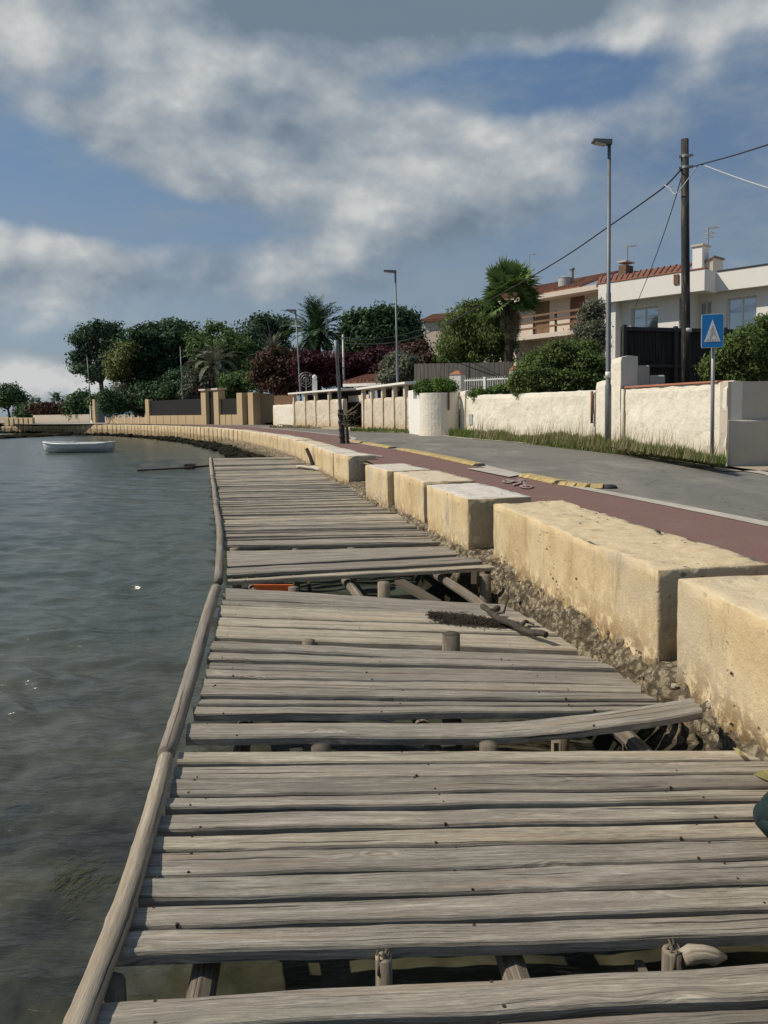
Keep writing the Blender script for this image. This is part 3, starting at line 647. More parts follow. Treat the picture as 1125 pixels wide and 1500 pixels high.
def far_planks():
    lp = resample([A(*p, DECK).xy for p in [(330,800),(327,775),(323,748),(316,715),(312,695),(309,672)]], n=400); rp = resample([A(*p, DECK).xy for p in [(668,794),(640,772),(602,750),(560,728),(512,704),(470,685),(441,669)]], n=400)
    s = 0; i = 0; big = MB(); cnt = 0; W = .158
    while i < 399:
        w = W*random.choice([.75,.9,1,1.05,1.2]); j = min(399, i+max(2, int(w/18.2*400))); 
        g = .045+(.03 if random.random() < .12 else 0)*random.random()
        fl, nl = lp[j], lp[i]; fr, nr = rp[j], rp[i]; d = (fl-nl).normalized()*g; e = (fl-fr).normalized()
        a = e*random.uniform(-.05,.09); b = e*random.uniform(-.12,.22) if random.random() > .1 else -e*.3
        sd = random.random()*.998; kw = dict(seed=sd, zl=random.uniform(-.012,.012), zr=random.uniform(-.012,.012), twist=random.uniform(-.016,.016))
        if cnt < 70:
            mb = MB(); plank_mesh(mb, fl-d+a, fr-d-b*.5, nl+a, nr-b*.5, segs=16, **kw); mb.build('plank', M['plank'], J)
        else: plank_mesh(big, fl-d+a, fr-d-b*.5, nl+a, nr-b*.5, segs=8, **kw)
        cnt += 1; i = j
    o = big.build('plank', M['plank'], J); tag(o, kind='stuff')
far_planks()
tag(NAILS.build('nail_heads', M['rust'], J), kind='stuff')
# round poles lashed along the water side
def rail(pts, r0, r1, z=DECK+.02):
    P = [A(x, y, z) for x, y in pts]; c = resample([p.xy for p in P], n=40); mb = MB()
    q = [(p.x+.006*noise.noise((p.y*2, 1, r0*90)), p.y, z+.012*noise.noise((p.y*.8, 4, 2))) for p in c]
    rr = [r0+(r1-r0)*k/39+.0022*noise.noise((k*.7, 2, r0*50))+(.003 if k % 9 == 4 else 0) for k in range(40)]
    mb.tube(q, rr, 14, random.random()); return mb.build('edge_pole', M['pole'], J, smooth=True)
rail([(87,1585),(120,1495),(165,1370),(206,1250),(244,1112)], .037, .034)
rail([(244,1106),(262,1050),(280,990),(294,940),(306,895),(316,862)], .039, .045)
rail([(320,851),(322,820),(322.5,785),(320,760),(316,738),(314,716),(311,699)], .042, .045)
rail([(311.5,698),(309.5,685),(308.5,671)], .05, .045)
def pole_at(px, py, z, h, r, name='post', mat='post', lean=(0,0), n=10, rag=0):
    p = A(px, py, z+.07); mb = MB(); mb.tube([p-Vector((lean[0]*h, lean[1]*h, h)), p-Vector((0,0,h*.4)), p], [r*1.05, r, r*.96], n, random.random())
    if rag:
        for k in range(rag):
            a = random.uniform(0, 6.28); q = p+Vector((math.cos(a), math.sin(a), 0))*r*random.uniform(.1,.85); mb.tube([q-Vector((0,0,.04)), q, q+Vector((random.uniform(-.012,.012), random.uniform(-.012,.012), random.uniform(.006,.03)))], [.007,.005,.001], 5, random.random())
    return mb.build(name, M[mat], J, smooth=True)
# joists and posts under the deck
def joists():
    for fr in (.1, .47, .86):
        pts = []
        for y0 in (1560,1440,1300,1180,1095,1010,930,860,800,760,720,695,675):
            l = A(lx(y0), y0, DECK).xy; yy = l.y; i = min(range(len(FRONT)), key=lambda k: abs(FRONT[k].y-yy)); r_ = FRONT[i]-Vector((.12,0)); pts.append(l.lerp(r_, fr))
        c = resample(pts, n=60); mb = MB(); mb.tube([(p.x, p.y, DECK-.042-.075) for p in c], .042, 8, random.random()); mb.build('joist', M['post'], J)
joists()
for a in [(160,1440,.42,.6,.045), (470,1094,.44,.7,.048), (716,1090,.45,.7,.045), (452,938,.45,.6,.045), (562,853,.42,.8,.06), (711,842,.44,.8,.055), (820,1066,.36,.7,.05), (344,803,.44,.6,.06), (433,804,.44,.6,.04), (515,802,.44,.6,.05), (338,942,.44,.6,.05), (430,860,.42,.6,.05), (1010,1062,.3,.7,.06)]:
    pole_at(*a)
pole_at(660.5, 928, .54, .8, .062); pole_at(562, 1402, .43, .7, .026, rag=14); pole_at(985, 1392, .42, .6, .03, rag=10)
def under_bits():
    B = lambda x, y, z: A(x, y, z+.07)
    mb = MB(); mb.bar(B(585,852,.36), B(640,884,.30), .1, .04, .3); mb.build('brace', M['post'], J)
    mb = MB(); mb.bar(B(694,846,.43), B(697,862,.25), .05, .12, .7); mb.build('brace', M['post'], J)
    mb = MB(); mb.bar(B(452,852,.42), B(455,872,.2), .03, .04, .7); mb.build('brace', M['post'], J)
    mb = MB(); mb.tube([B(1000,1403,.41), B(1012,1398,.415), B(1030,1397,.42), B(1045,1401,.41), B(1064,1402,.405)], [.022,.027,.023,.024,.006], 12, .4); mb.build('broken_beam', M['pole'], J, smooth=True)
    mb = MB(); mb.box(*[v for v in (B(944,1400,.4).x-.012, B(944,1400,.4).x+.012, B(944,1400,.4).y, B(944,1400,.4).y+.05, .05, .42)]); mb.build('batten', M['post'], J)
    for x in (917,930,815): 
        p = B(x, 1068 if x > 800 else 952, .4); mb = MB(); mb.box(p.x-.012, p.x+.012, p.y, p.y+.02, .02, .4, random.random()); mb.build('batten', M['post'], J)
    p0, p1 = B(368,862,.40)+Vector((0,.10,0)), B(427,862,.40)+Vector((0,.10,0)); mb = MB(); mb.hexa([(p0.x,p0.y+.02,.06),(p1.x,p1.y+.02,.06),(p1.x,p1.y+.05,.06),(p0.x,p0.y+.05,.06),(p0.x,p0.y+.02,.474),(p1.x,p1.y+.02,.474),(p1.x,p1.y+.05,.474),(p0.x,p0.y+.05,.474)]); mb.build('orange_board', M['orange'], J)
    mb = MB(); p = B(330,868,.47)
    for k in range(26): a = p+Vector((random.uniform(-.02,.02), random.uniform(-.05,.05), 0)); mb.bar(a+Vector((0,0,random.uniform(-.05,0))), a+Vector((random.uniform(-.01,.02), random.uniform(-.02,.02), -random.uniform(.08,.25))), .005, .005, random.random())
    mb.build('lashing', M['rope'], J)
    for (x, y, r) in ((310,699,.055), (316,735,.05)):
        mb = MB(); c = B(x, y, DECK+.02)
        for k in range(3):
            ring = [c+Vector((math.cos(t)*r, .02*k-.02, math.sin(t)*r)) for t in np.linspace(0, 6.28, 13)]; mb.tube(ring, .005, 5, .5)
        mb.build('lashing', M['rope'], J)
under_bits()

# ------------------------------------------------------------------ surveyed frames for walls and buildings
def frame2(pl, pr, z): 
    d = V2(pr)-V2(pl); return Frame((pl[0], pl[1], z), math.degrees(math.atan2(d.y, d.x)))
def W(px, Y): return D(px, 605, Y).xy
class Thing:
    def __init__(s, name, fr, label, cat, group=None): s.fr = fr; s.root = empty(name, fr.o, label, cat, group, fr.a)
    def part(s, name, mat, fn, parent=None, label=None, **kw):
        mb = MB(); fn(mb); o = mb.build(name, M[mat], parent or s.root, local=True, **kw)
        if label: o['label'] = label
        return o
    def boxes(s, name, mat, bs, parent=None, label=None, bevel=.008):
        return s.part(name, mat, lambda mb: [mb.box(*b) for b in bs], parent, label, bevel=bevel)
    def X(s, px, yl=0.0, py=600): return s.fr.on(px, py, yl)[0]
    def Z(s, px, py, yl=0.0): return s.fr.on(px, py, yl)[1]
def rough_wall(mb, x0, x1, y0, y1, z0, za, zb, seed=0, amp=.018, step=.12):
    # a hand-plastered wall: lumpy faces and a wavering top edge
    nx = max(2, int((x1-x0)/step)); nz = max(3, int((max(za, zb)-z0)/step)); prof = [(y0, k/nz) for k in range(nz+1)]+[(y0+(y1-y0)*.5, 1.012), (y1, 1.0), (y1, 0)]
    m = len(prof); vs = []; fs = []
    for i in range(nx+1):
        x = x0+(x1-x0)*i/nx; zt = za+(zb-za)*i/nx+.018*noise.noise((x*1.3, seed, 0))+.008*noise.noise((x*6, seed, 4))
        for k, (y, t) in enumerate(prof):
            z = z0+(zt-z0)*t; a = amp*noise.fractal(Vector((x*2.2, z*2.2, seed+y)), 1, 2, 3); r = .02 if k == nz else 0
            vs.append((x, y-a+r, z-r*.6))
    for i in range(nx):
        for k in range(m-1): fs.append((i*m+k, (i+1)*m+k, (i+1)*m+k+1, i*m+k+1))
    fs.append(tuple(reversed(range(m)))); fs.append(tuple(nx*m+k for k in range(m)))
    mb.add(vs, fs)

# white wall at the corner of the side street
C0 = AR(1064, 684).xy; C1 = W(913, 17.3)
def corner_wall():
    fr = frame2(C1, C0, 1.0); T = Thing('garden_wall', fr, 'rough whitewashed wall with red coping, turning into the side street behind the blue sign', 'wall')
    L = (C0-C1).length; za = T.Z(913, 569); zb = T.Z(1064, 559)
    w = T.part('wall', 'whitewash', lambda mb: rough_wall(mb, 0, L, 0, .24, 0, za, zb, 1, .03))
    T.part('coping', 'terracotta', lambda mb: mb.hexa([(0,-.02,za),(L-.35,-.02,zb-.005),(L-.35,.27,zb-.005),(0,.27,za),(0,-.005,za+.045),(L-.35,-.005,zb+.03),(L-.35,.26,zb+.03),(0,.26,za+.045)]), bevel=.01)
    d = (fr.i @ Vector((4.5, .5, 0))); d.normalize()
    def side(mb):
        n = 24; ln = 6.0
        for k in range(n):
            a = Vector((L, 0, 0))+d*(ln*k/n)+Vector((.003,.003,0)); b = Vector((L, 0, 0))+d*(ln*(k+1)/n)+Vector((.003,.003,0)); q = Vector((-d.y, d.x, 0))*.24
            z1 = zb+.012*noise.noise((k*.7, 3, 1)); z2 = zb+.012*noise.noise((k*.7+.7, 3, 1))
            mb.hexa([a, b, b+q, a+q, a+Vector((0,0,z1)), b+Vector((0,0,z2)), b+q+Vector((0,0,z2)), a+q+Vector((0,0,z1))])
    T.part('side_wall', 'grey_plaster', side)
    nn = Vector((d.y, -d.x, 0))
    def ledge(mb):
        a = Vector((L+.02, -.0, 0))+nn*.05; q = -nn*.049; b = a+d*6
        mb.hexa([a, b, b+q, a+q, a+Vector((0,0,.78)), b+Vector((0,0,.78)), b+q+Vector((0,0,.80)), a+q+Vector((0,0,.80))])
    T.part('plinth', 'grey_plaster', ledge, bevel=.02)
    T.part('drain_pipe', 'whitewash', lambda mb: mb.tube([(.10,-.05,za-.02),(.10,-.05,.4),(.02,-.07,.25),(.02,-.08,0)], .035, 8), smooth=True)
corner_wall()
def stepped_pier():
    fr = frame2(W(897.5, 18.05), C1, 1.0); T = Thing('stepped_pier', fr, 'white gate pier with a wing wall stepping down inland, in front of the dark fence', 'pier')
    L = (C1-W(897.5, 18.05)).length; z1 = T.Z(905, 524); zA = T.Z(929, 538, .5); zB = T.Z(945, 552, .8)
    def f(mb): rough_wall(mb, 0, L-.01, -.05, .32, 0, z1, z1, 3, .015)
    T.part('pier', 'whitewash', f)
    T.boxes('wing_wall', 'grey_plaster', [(L-.22, L-.015, .325, .60, 0, zA), (L-.22, L-.015, .602, .95, 0, zB)], bevel=.03)
stepped_pier()
def low_stub():
    fr = frame2(W(872, 19.2), W(897, 18.08), 1.0); T = Thing('garden_wall', fr, 'short whitewashed wall piece between the street lamp and the drain pipe', 'wall'); L = (W(872,19.2)-W(897,18.08)).length
    T.part('wall', 'whitewash', lambda mb: rough_wall(mb, 0, L, .02, .26, 0, T.Z(880,559), T.Z(890,557), 5, .02))
low_stub()
def long_wall():
    a, b = W(676, 27.6), W(871.5, 19.22); fr = frame2(a, b, 1.0); L = (b-a).length; T = Thing('garden_wall', fr, 'long cream whitewashed wall behind the grass verge, with small blue meter door', 'wall')
    x1 = T.X(683)
    T.part('wall', 'whitewash', lambda mb: rough_wall(mb, x1, L, 0, .24, 0, T.Z(683,580), T.Z(871,572.5), 6, .03))
    T.part('end_pier', 'whitewash', lambda mb: rough_wall(mb, 0, x1-.004, -.05, .3, 0, T.Z(679,573), T.Z(679,573), 7, .015))
    xa, xb = T.X(687.5), T.X(693); T.boxes('meter_door', 'tank', [(xa, xb, -.035, -.002, T.Z(690,622), T.Z(690,606.5))])
    T.part('drain_pipe', 'door_wood', lambda mb: mb.tube([(L-.06,-.05,T.Z(870,573)),(L-.06,-.05,T.Z(870,620))], .035, 8), smooth=True)
long_wall()
def round_wall():
    c = W(644, 27.9); r = 0.72; z0, zt = 1.0, D(640, 575, 27.2).z; root = empty('curved_wall', (c.x, c.y, z0), 'white curved wall like a small round tower, at the gate opening', 'wall')
    mb = MB(); n = 36; vs = []; fs = []
    rows = 12
    for i in range(rows+1):
        z = z0+(zt-z0)*i/rows
        for k in range(n):
            a = 2*math.pi*k/n; rr = r+.012*noise.noise((math.cos(a)*2, math.sin(a)*2, z*2))+(.05*max(0, 1-(z-z0)/.35)); vs.append((c.x+rr*math.cos(a), c.y+rr*.95*math.sin(a), z))
    for i in range(rows):
        for k in range(n): fs.append((i*n+k, i*n+(k+1)%n, (i+1)*n+(k+1)%n, (i+1)*n+k))
    fs.append(tuple(rows*n+k for k in range(n))); mb.add(vs, fs); mb.build('wall', M['whitewash'], root, smooth=False)
    p = Vector((c.x+r*math.cos(R(-68)), c.y+r*math.sin(R(-68)), 0)); mb = MB(); mb.bar((p.x, p.y-.02, zt), (p.x, p.y-.02, zt-.62), .07, .03, .5, Vector((0,1,0))); mb.build('rusty_spout', M['door_wood'], root)
round_wall()
def notch_wall():
    a, b = W(598, 30.5), W(618, 28.2); fr = frame2(a, b, 1.0); T = Thing('garden_wall', fr, 'white painted wall with a square notch in its top, beside the curved wall', 'wall'); L = (b-a).length
    x1, x2 = T.X(605.5), T.X(611); zt, zn = T.Z(605,571.5), T.Z(608,584.5)
    T.boxes('wall', 'render_white', [(0, x1, 0, .3, 0, zt), (x1, x2, .002, .3, 0, zn), (x2, L, 0, .3, 0, T.Z(614,577))], bevel=.012)
notch_wall()
def hut(label, pxl, Yl, pxr, Yr, pyl, pyr, pillars, band, seed, door=None):
    a, b = W(pxl, Yl), W(pxr, Yr); fr = frame2(a, b, 1.05); T = Thing('beach_hut_wall', fr, label, 'old wall'); L = (b-a).length
    za, zb = T.Z(pxl+2, pyl), T.Z(pxr-2, pyr); zo = (za+zb)/2-.10-band
    T.part('wall', 'hut', lambda mb: rough_wall(mb, .02, L-.02, .06, .3, 0, zo, zo, seed, .03))
    for px in pillars:
        x = T.X(px); T.part('pillar', 'hut', lambda mb: rough_wall(mb, x-.085, x+.085, 0, .17, 0, min(za,zb)-.06, min(za,zb)-.06, seed+px, .012))
    T.part('roof_slab', 'render_white', lambda mb: mb.hexa([(-.12,-.16,za-.09),(L+.1,-.16,zb-.09),(L+.1,2.6,zb-.05),(-.12,2.6,za-.05),(-.12,-.16,za),(L+.1,-.16,zb),(L+.1,2.6,zb+.08),(-.12,2.6,za+.08)]), bevel=.015)
    T.boxes('back_wall', 'dark_fence', [(0, L, 0.9, 1.0, 0, min(za,zb)-.11)], bevel=0)
    return T
h1 = hut('old beach hut wall with flaking plaster, low slab roof and four short pillars, left of the doorway', 427, 45.5, 501, 39.0, 575.5, 569.5, (430,446,461,481), .42, 11)
h2 = hut('old beach hut wall with flaking plaster under a white-edged slab roof, right of the doorway', 528, 36.0, 597, 31.0, 568, 559.5, (530.5,543.5,559.5,575.5,592), .46, 14)
def recess():
    a, b = W(501, 40.5), W(529, 38.0); fr = frame2(a, b, 1.05); T = Thing('hut_doorway', fr, 'dark brown recessed doorway between the two beach hut walls', 'doorway'); L = (b-a).length
    T.boxes('door_panel', 'door_wood', [(0, L, .5, .58, 0, 1.35)]); T.boxes('lintel', 'render_pink', [(-.1, L+.3, .3, .62, 1.42, 1.75)])
recess()
def finial():
    p = D(461, 562, 43.5); root = empty('finial_post', (p.x, p.y, 2.9), 'small white post topped by a ball, standing on the left hut roof', 'post')
    mb = MB(); mb.box(p.x-.13, p.x+.13, p.y-.13, p.y+.13, 2.9, D(461,556,43.5).z); mb.build('shaft', M['render_white'], root, bevel=.01)
    mb = MB(); mb.sphere((p.x, p.y, D(461,552.5,43.5).z), .14); mb.build('ball', M['render_white'], root, smooth=True)
    q = D(448, 556, 44); root = empty('dish_antenna', (q.x, q.y, 2.9), 'thin wire dish antenna on the left hut roof', 'antenna')
    mb = MB(); 
    for r in (.42,.28,.14): mb.tube([q+Vector((r*math.cos(t), .25*r*r, r*math.sin(t))) for t in np.linspace(0, 6.2832, 21)], .012, 4)
    for k in range(8): t = k*math.pi/4; mb.tube([q, q+Vector((.42*math.cos(t), .04, .42*math.sin(t)))], .008, 4)
    mb.build('dish', M['galv'], root); mb = MB(); mb.cyl((q.x, q.y+.05, 2.9), (q.x, q.y+.05, q.z), .025); mb.build('mast', M['galv'], root)
finial()
def small_white_wall():
    a, b = W(400, 50.5), W(429, 46.2); fr = frame2(a, b, 1.05); T = Thing('garden_wall', fr, 'small stained white wall with bamboo screen above, left of the beach huts', 'wall'); L = (b-a).length
    zt = T.Z(415, 593); T.part('wall', 'whitewash', lambda mb: rough_wall(mb, 0, L, 0, .25, 0, zt, zt, 17, .02))
    T.part('bamboo_screen', 'rail_wood', lambda mb: [mb.cyl((x, .12, zt-.05), (x, .12, T.Z(415, 579)+random.uniform(-.04,.04)), .03, n=6) for x in np.arange(.04, L-.02, .065)])
small_white_wall()

# tan walled property on the far bend
TF = frame2(W(150, 78), W(371, 56), 1.05)
def tan_property():
    fr = TF
    def zz(px, py): return fr.on(px, py)[1]
    def xx(px): return fr.on(px, 605)[0]
    T = Thing('boundary_wall', fr, 'low tan wall with black iron fence between two tan posts, on the far bend', 'wall')
    x0, x1, x2 = xx(214), xx(219), xx(296.5)
    T.part('wall', 'tan_wall', lambda mb: [mb.box(x1+(x2-x1)*k/7, x1+(x2-x1)*(k+1)/7-.07, -.02, .3, 0, zz(258, 608.5)) for k in range(7)], bevel=.01)
    T.boxes('wall_core', 'render_pink', [(x1, x2, .02, .28, 0, zz(258, 608.5)-.02)])
    T.boxes('post', 'tan_wall', [(x0, x1-.005, -.06, .36, 0, zz(216, 585))])
    T.part('iron_fence', 'dark_metal', lambda mb: [mb.box(x, x+.05, .12, .15, zz(258,608.5), zz(258,585.5)) for x in np.arange(x1, x2-.05, .085)]+[mb.box(x1, x2, .151, .17, zz(258, z)-.03, zz(258, z)+.03) for z in (586.5, 606)])
    G = Thing('entrance_gate', fr, 'dark gate between two capped tan posts in the far tan wall', 'gate')
    a, b, c, d = xx(296.5)+.005, xx(303.5), xx(315), xx(322)
    for u, v in ((a, b), (c, d)):
        p = G.boxes('post', 'tan_wall', [(u, v, -.1, .5, 0, zz(305, 572))], bevel=.01); G.boxes('cap', 'render_pink', [(u-.12, v+.12, -.22, .6, zz(305, 572), zz(305, 569.5))], p)
    G.part('gate_leaf', 'dark_metal', lambda mb: [mb.box(x, x+.05, .2, .24, .06, zz(309, 573)) for x in np.arange(b+.02, c-.04, .075)]+[mb.box(b, c, .241, .27, z, z+.06) for z in (.1, 1.2, 2.2)])
    H = Thing('boundary_wall', fr, 'short tan wall with dark fence above, right of the far entrance gate', 'wall')
    e, f = xx(322)+.01, xx(349)
    H.part('wall', 'tan_wall', lambda mb: [mb.box(e+(f-e)*k/3, e+(f-e)*(k+1)/3-.07, -.02, .3, 0, zz(335, 607.5)) for k in range(3)], bevel=.01)
    H.boxes('wall_core', 'render_pink', [(e, f, .02, .28, 0, zz(335, 607.5)-.02)])
    H.part('iron_fence', 'dark_metal', lambda mb: [mb.box(x, x+.05, .12, .15, zz(335,607.5), zz(335,584)) for x in np.arange(e, f-.05, .085)])
    H.boxes('post', 'tan_wall', [(f+.005, xx(357), -.12, .5, 0, zz(353, 575.5))])
    K = Thing('tan_house', fr, 'big square tan wall with narrow dark doorway, the tallest part of the far tan property', 'building')
    g, h = xx(363.5), xx(371); d0 = fr.i @ (Vector((*W(403, 62.5), 0))-Vector((*W(371, 56), 0)))
    K.boxes('front_wall', 'tan_wall', [(g, h-.005, 0, .6, 0, zz(367, 575))])
    def side(mb):
        a_ = Vector((h, 0, 0)); b_ = a_+Vector((d0.x, d0.y, 0)); q = Vector((-.15, .4, 0)); z = Vector((0, 0, zz(371, 575)))
        mb.hexa([a_, b_, b_+q, a_+q, a_+z, b_+z, b_+q+z, a_+q+z])
    K.part('side_wall', 'tan_wall', side, bevel=.01)
    K.boxes('door', 'dark_metal', [(xx(357)+.02, g-.02, .3, .36, 0, 2.2)])
    Lw = Thing('boundary_wall', fr, 'lowest tan wall divided into panels, left of the black iron fence on the far bend', 'wall')
    m, n = xx(154), xx(213)
    Lw.part('panel', 'tan_wall', lambda mb: [mb.box(m+(n-m)*k/6+.12, m+(n-m)*(k+1)/6, .03, .25, 0, zz(183, 610.5)-.06) for k in range(6)])
    Lw.part('frame', 'render_pink', lambda mb: [mb.box(m+(n-m)*k/6-.1, m+(n-m)*k/6+.12, 0, .3, 0, zz(183, 610)) for k in range(7)], bevel=.01)
tan_property()
def far_gate():
    a, b = W(131, 86), W(156, 83); fr = frame2(a, b, 1.05); T = Thing('iron_gate', fr, 'dark blue iron gate beside a white post at the far left bend', 'gate')
    T.boxes('white_post', 'render_white', [(T.X(131.5), T.X(134), 0, .4, 0, T.Z(133, 594.5))]); T.boxes('tan_post', 'tan_wall', [(T.X(135.8), T.X(139), 0, .4, 0, T.Z(137, 585))])
    T.part('gate_leaf', 'blue_iron', lambda mb: [mb.box(x, x+.07, .1, .16, .05, T.Z(148, 592)) for x in np.arange(T.X(142), T.X(163), .14)]+[mb.box(T.X(142), T.X(163), .161, .2, z, z+.08) for z in (.2, 1.5)])
    T2 = Thing('sea_wall', frame2(W(48, 118), W(131, 104), 1.0), 'low brown stone wall along the far left shore road', 'wall'); T2.boxes('wall', 'grey_plaster', [(0, (W(48,118)-W(131,104)).length, 0, .5, 0, T2.Z(90, 607.5))])
far_gate()

# ------------------------------------------------------------------ fences, gate and posts behind the walls
def dark_fence():
    a, b = D(911, 540, 18.9).xy, D(1092, 540, 20.2).xy; fr = frame2(a, b, 1.9); T = Thing('reed_fence', fr, 'black reed screen fence behind the stepped white pier', 'fence'); L = (b-a).length
    za, zb = T.Z(911, 477), T.Z(1085, 481.5)
    T.part('reed_panel', 'dark_fence', lambda mb: [mb.box(x, x+.028, .05+.008*math.sin(x*70), .07+.008*math.sin(x*70), 0, za+(zb-za)*x/L-.02+random.uniform(-.015,.01), random.random()) for x in np.arange(0, L-.03, .03)])
    for px in (913.5, 988, 1060): 
        x = T.X(px); T.boxes('post', 'dark_metal', [(x-.05, x+.05, -.04, .04, 0, za+.02)])
    T.boxes('rail', 'dark_metal', [(0, L, -.01, .045, za-.12, za-.02), (0, L, -.01, .045, T.Z(950, 536)-.04, T.Z(950, 536)+.04)])
dark_fence()
def board_fence():
    a, b = D(607, 545, 37).xy, D(753, 545, 31.5).xy; fr = frame2(a, b, 1.6); T = Thing('board_fence', fr, 'dark grey vertical board fence behind the round hedge and white railing', 'fence'); L = (b-a).length; za, zb = T.Z(607, 533), T.Z(750, 530.5)
    T.part('boards', 'grey_fence', lambda mb: [mb.box(x, x+.145, .0+.01*(k%2), .03+.01*(k%2), 0, za+(zb-za)*x/L+random.uniform(-.02,.02)) for k, x in enumerate(np.arange(0, L-.15, .15))])
    for x in np.arange(.05, L, 1.8): T.boxes('post', 'grey_fence', [(x-.05, x+.05, .045, .14, 0, min(za,zb)+.02)])
board_fence()
def railing():
    a, b = D(680, 565, 28.9).xy, D(751, 565, 27.2).xy; fr = frame2(a, b, 1.7); T = Thing('railing', fr, 'white metal railing with thin upright bars, between two red-capped white pillars', 'railing'); L = (b-a).length; zt, zm = T.Z(715, 552), T.Z(715, 556)
    T.part('bars', 'white_metal', lambda mb: [mb.cyl((x, 0, .2), (x, 0, zt), .014, n=6) for x in np.arange(.06, L, .11)]); T.boxes('rail', 'white_metal', [(0, L, -.02, .02, zm-.025, zm+.025), (0, L, -.02, .02, .25, .3)])
    xm = T.X(711); T.boxes('middle_post', 'white_metal', [(xm-.06, xm+.06, -.06, -.022, .1, zt)])
    for px0, px1, top, Y, lab in ((661.5, 679.5, 549, 29.2, 'white gate pillar with red tile cap, behind the round hedge'), (748, 760, 544, 27.0, 'white gate pillar with red tile cap, at the shrub end of the white railing')):
        p = D((px0+px1)/2, 565, Y); w = (px1-px0)/2*Y/F; zt2 = D(670, top, Y).z; r = empty('gate_pillar', (p.x, p.y, 1.5), lab, 'pillar', rz=R(-30))
        mb = MB(); mb.box(-w, w, -w, w, 0, zt2-1.5); mb.build('shaft', M['render_white'], r, local=True, bevel=.01)
        mb = MB(); c = w*1.1; h = zt2-1.5; mb.add([(-c,-c,h),(c,-c,h),(c,c,h),(-c,c,h),(-.05,-.05,h+.16),(.05,-.05,h+.16),(.05,.05,h+.16),(-.05,.05,h+.16)], [(3,2,1,0),(4,5,6,7),(0,1,5,4),(1,2,6,5),(2,3,7,6),(3,0,4,7)]); mb.build('cap', M['terracotta'], r, local=True)
railing()

# garden ground behind the walls
def garden():
    line = [(11.5,12.6), tuple(C0+Vector((.2,.25))), tuple(C1+Vector((.3,0))), tuple(W(872,19.4)+Vector((.3,0))), tuple(W(676,27.9)+Vector((.3,0))), tuple(W(640,29.3)), tuple(W(598,31)+Vector((.2,.2))), tuple(W(501,41.5)), tuple(W(428,47)), tuple(W(405,63.5)), tuple(W(371,57.4)), tuple(W(214,72))]
    zs = [2.0,2.0,2.0,2.0,2.0,1.9,1.6,1.4,1.4,1.3,1.2,1.15]; d = [(60,30)]*5+[(55,45)]*3+[(40,60)]*4; mb = MB(); vs = []; fs = []
    for p, z, e in zip(line, zs, d): vs += [(p[0], p[1], z), (p[0]+e[0]*.15, p[1]+e[1]*.15, z+.3*(z>1.8)), (p[0]+e[0], p[1]+e[1], z+.9)]
    for i in range(len(line)-1):
        for k in range(2): fs.append((i*3+k, i*3+k+1, i*3+k+4, i*3+k+3))
    mb.add(vs, [f[::-1] for f in fs]); tag(mb.build('garden_ground', M['soil']), kind='structure')
garden()

# ------------------------------------------------------------------ the houses
def wall_open(mb, x0, x1, z0, z1, y0, y1, ops):
    xs = sorted({x0, x1, *[o[0] for o in ops], *[o[1] for o in ops]}); zs = sorted({z0, z1, *[o[2] for o in ops], *[o[3] for o in ops]})
    xs = [x for x in xs if x0 <= x <= x1]; zs = [z for z in zs if z0 <= z <= z1]
    for a, b in zip(xs, xs[1:]):
        run = None
        for c, d in list(zip(zs, zs[1:]))+[(None, None)]:
            hole = c is None or any(o[0] <= (a+b)/2 <= o[1] and o[2] <= (c+d)/2 <= o[3] for o in ops)
            if hole:
                if run: mb.box(a, b, y0, y1, run[0], run[1]); run = None
            else: run = (run[0], d) if run else (c, d)
def slope_roof(mb, c4, th=.12):
    c = [Vector(p) for p in c4]; mb.hexa([p-Vector((0,0,th)) for p in c]+c)
def tiled(mb, p00, p10, p11, p01, rows=24, r=.075):
    # ridges of curved tiles running down the slope, p00-p10 is the eave, p01-p11 the ridge
    p00, p10, p11, p01 = (Vector(p) for p in (p00, p10, p11, p01)); n = max(3, int((p10-p00).length/.21))
    mb.hexa([p-Vector((0,0,.1)) for p in (p00,p10,p11,p01)]+[p00,p10,p11,p01])
    for k in range(n):
        t = (k+.5)/n; a = p00.lerp(p10, t); b = p01.lerp(p11, t); mb.tube([a, a.lerp(b,.5), b], [r*1.1, r, r*.9], 6, random.random())
def antenna(T, px, pyb, pyt, yl, bars):
    x, zb = T.fr.on(px, pyb, yl); zt = T.fr.on(px, pyt, yl)[1]
    def f(mb):
        mb.cyl((x, yl, zb-.4), (x, yl, zt), .025, n=6)
        for dz, w, n in bars:
            mb.cyl((x-.15, yl, zt-dz), (x+w, yl, zt-dz), .014, n=5)
            for k in range(n): q = x+w*(k+1)/n; mb.cyl((q, yl-.22, zt-dz), (q, yl+.22, zt-dz), .012, n=4)
    return T.part('antenna', 'galv', f)
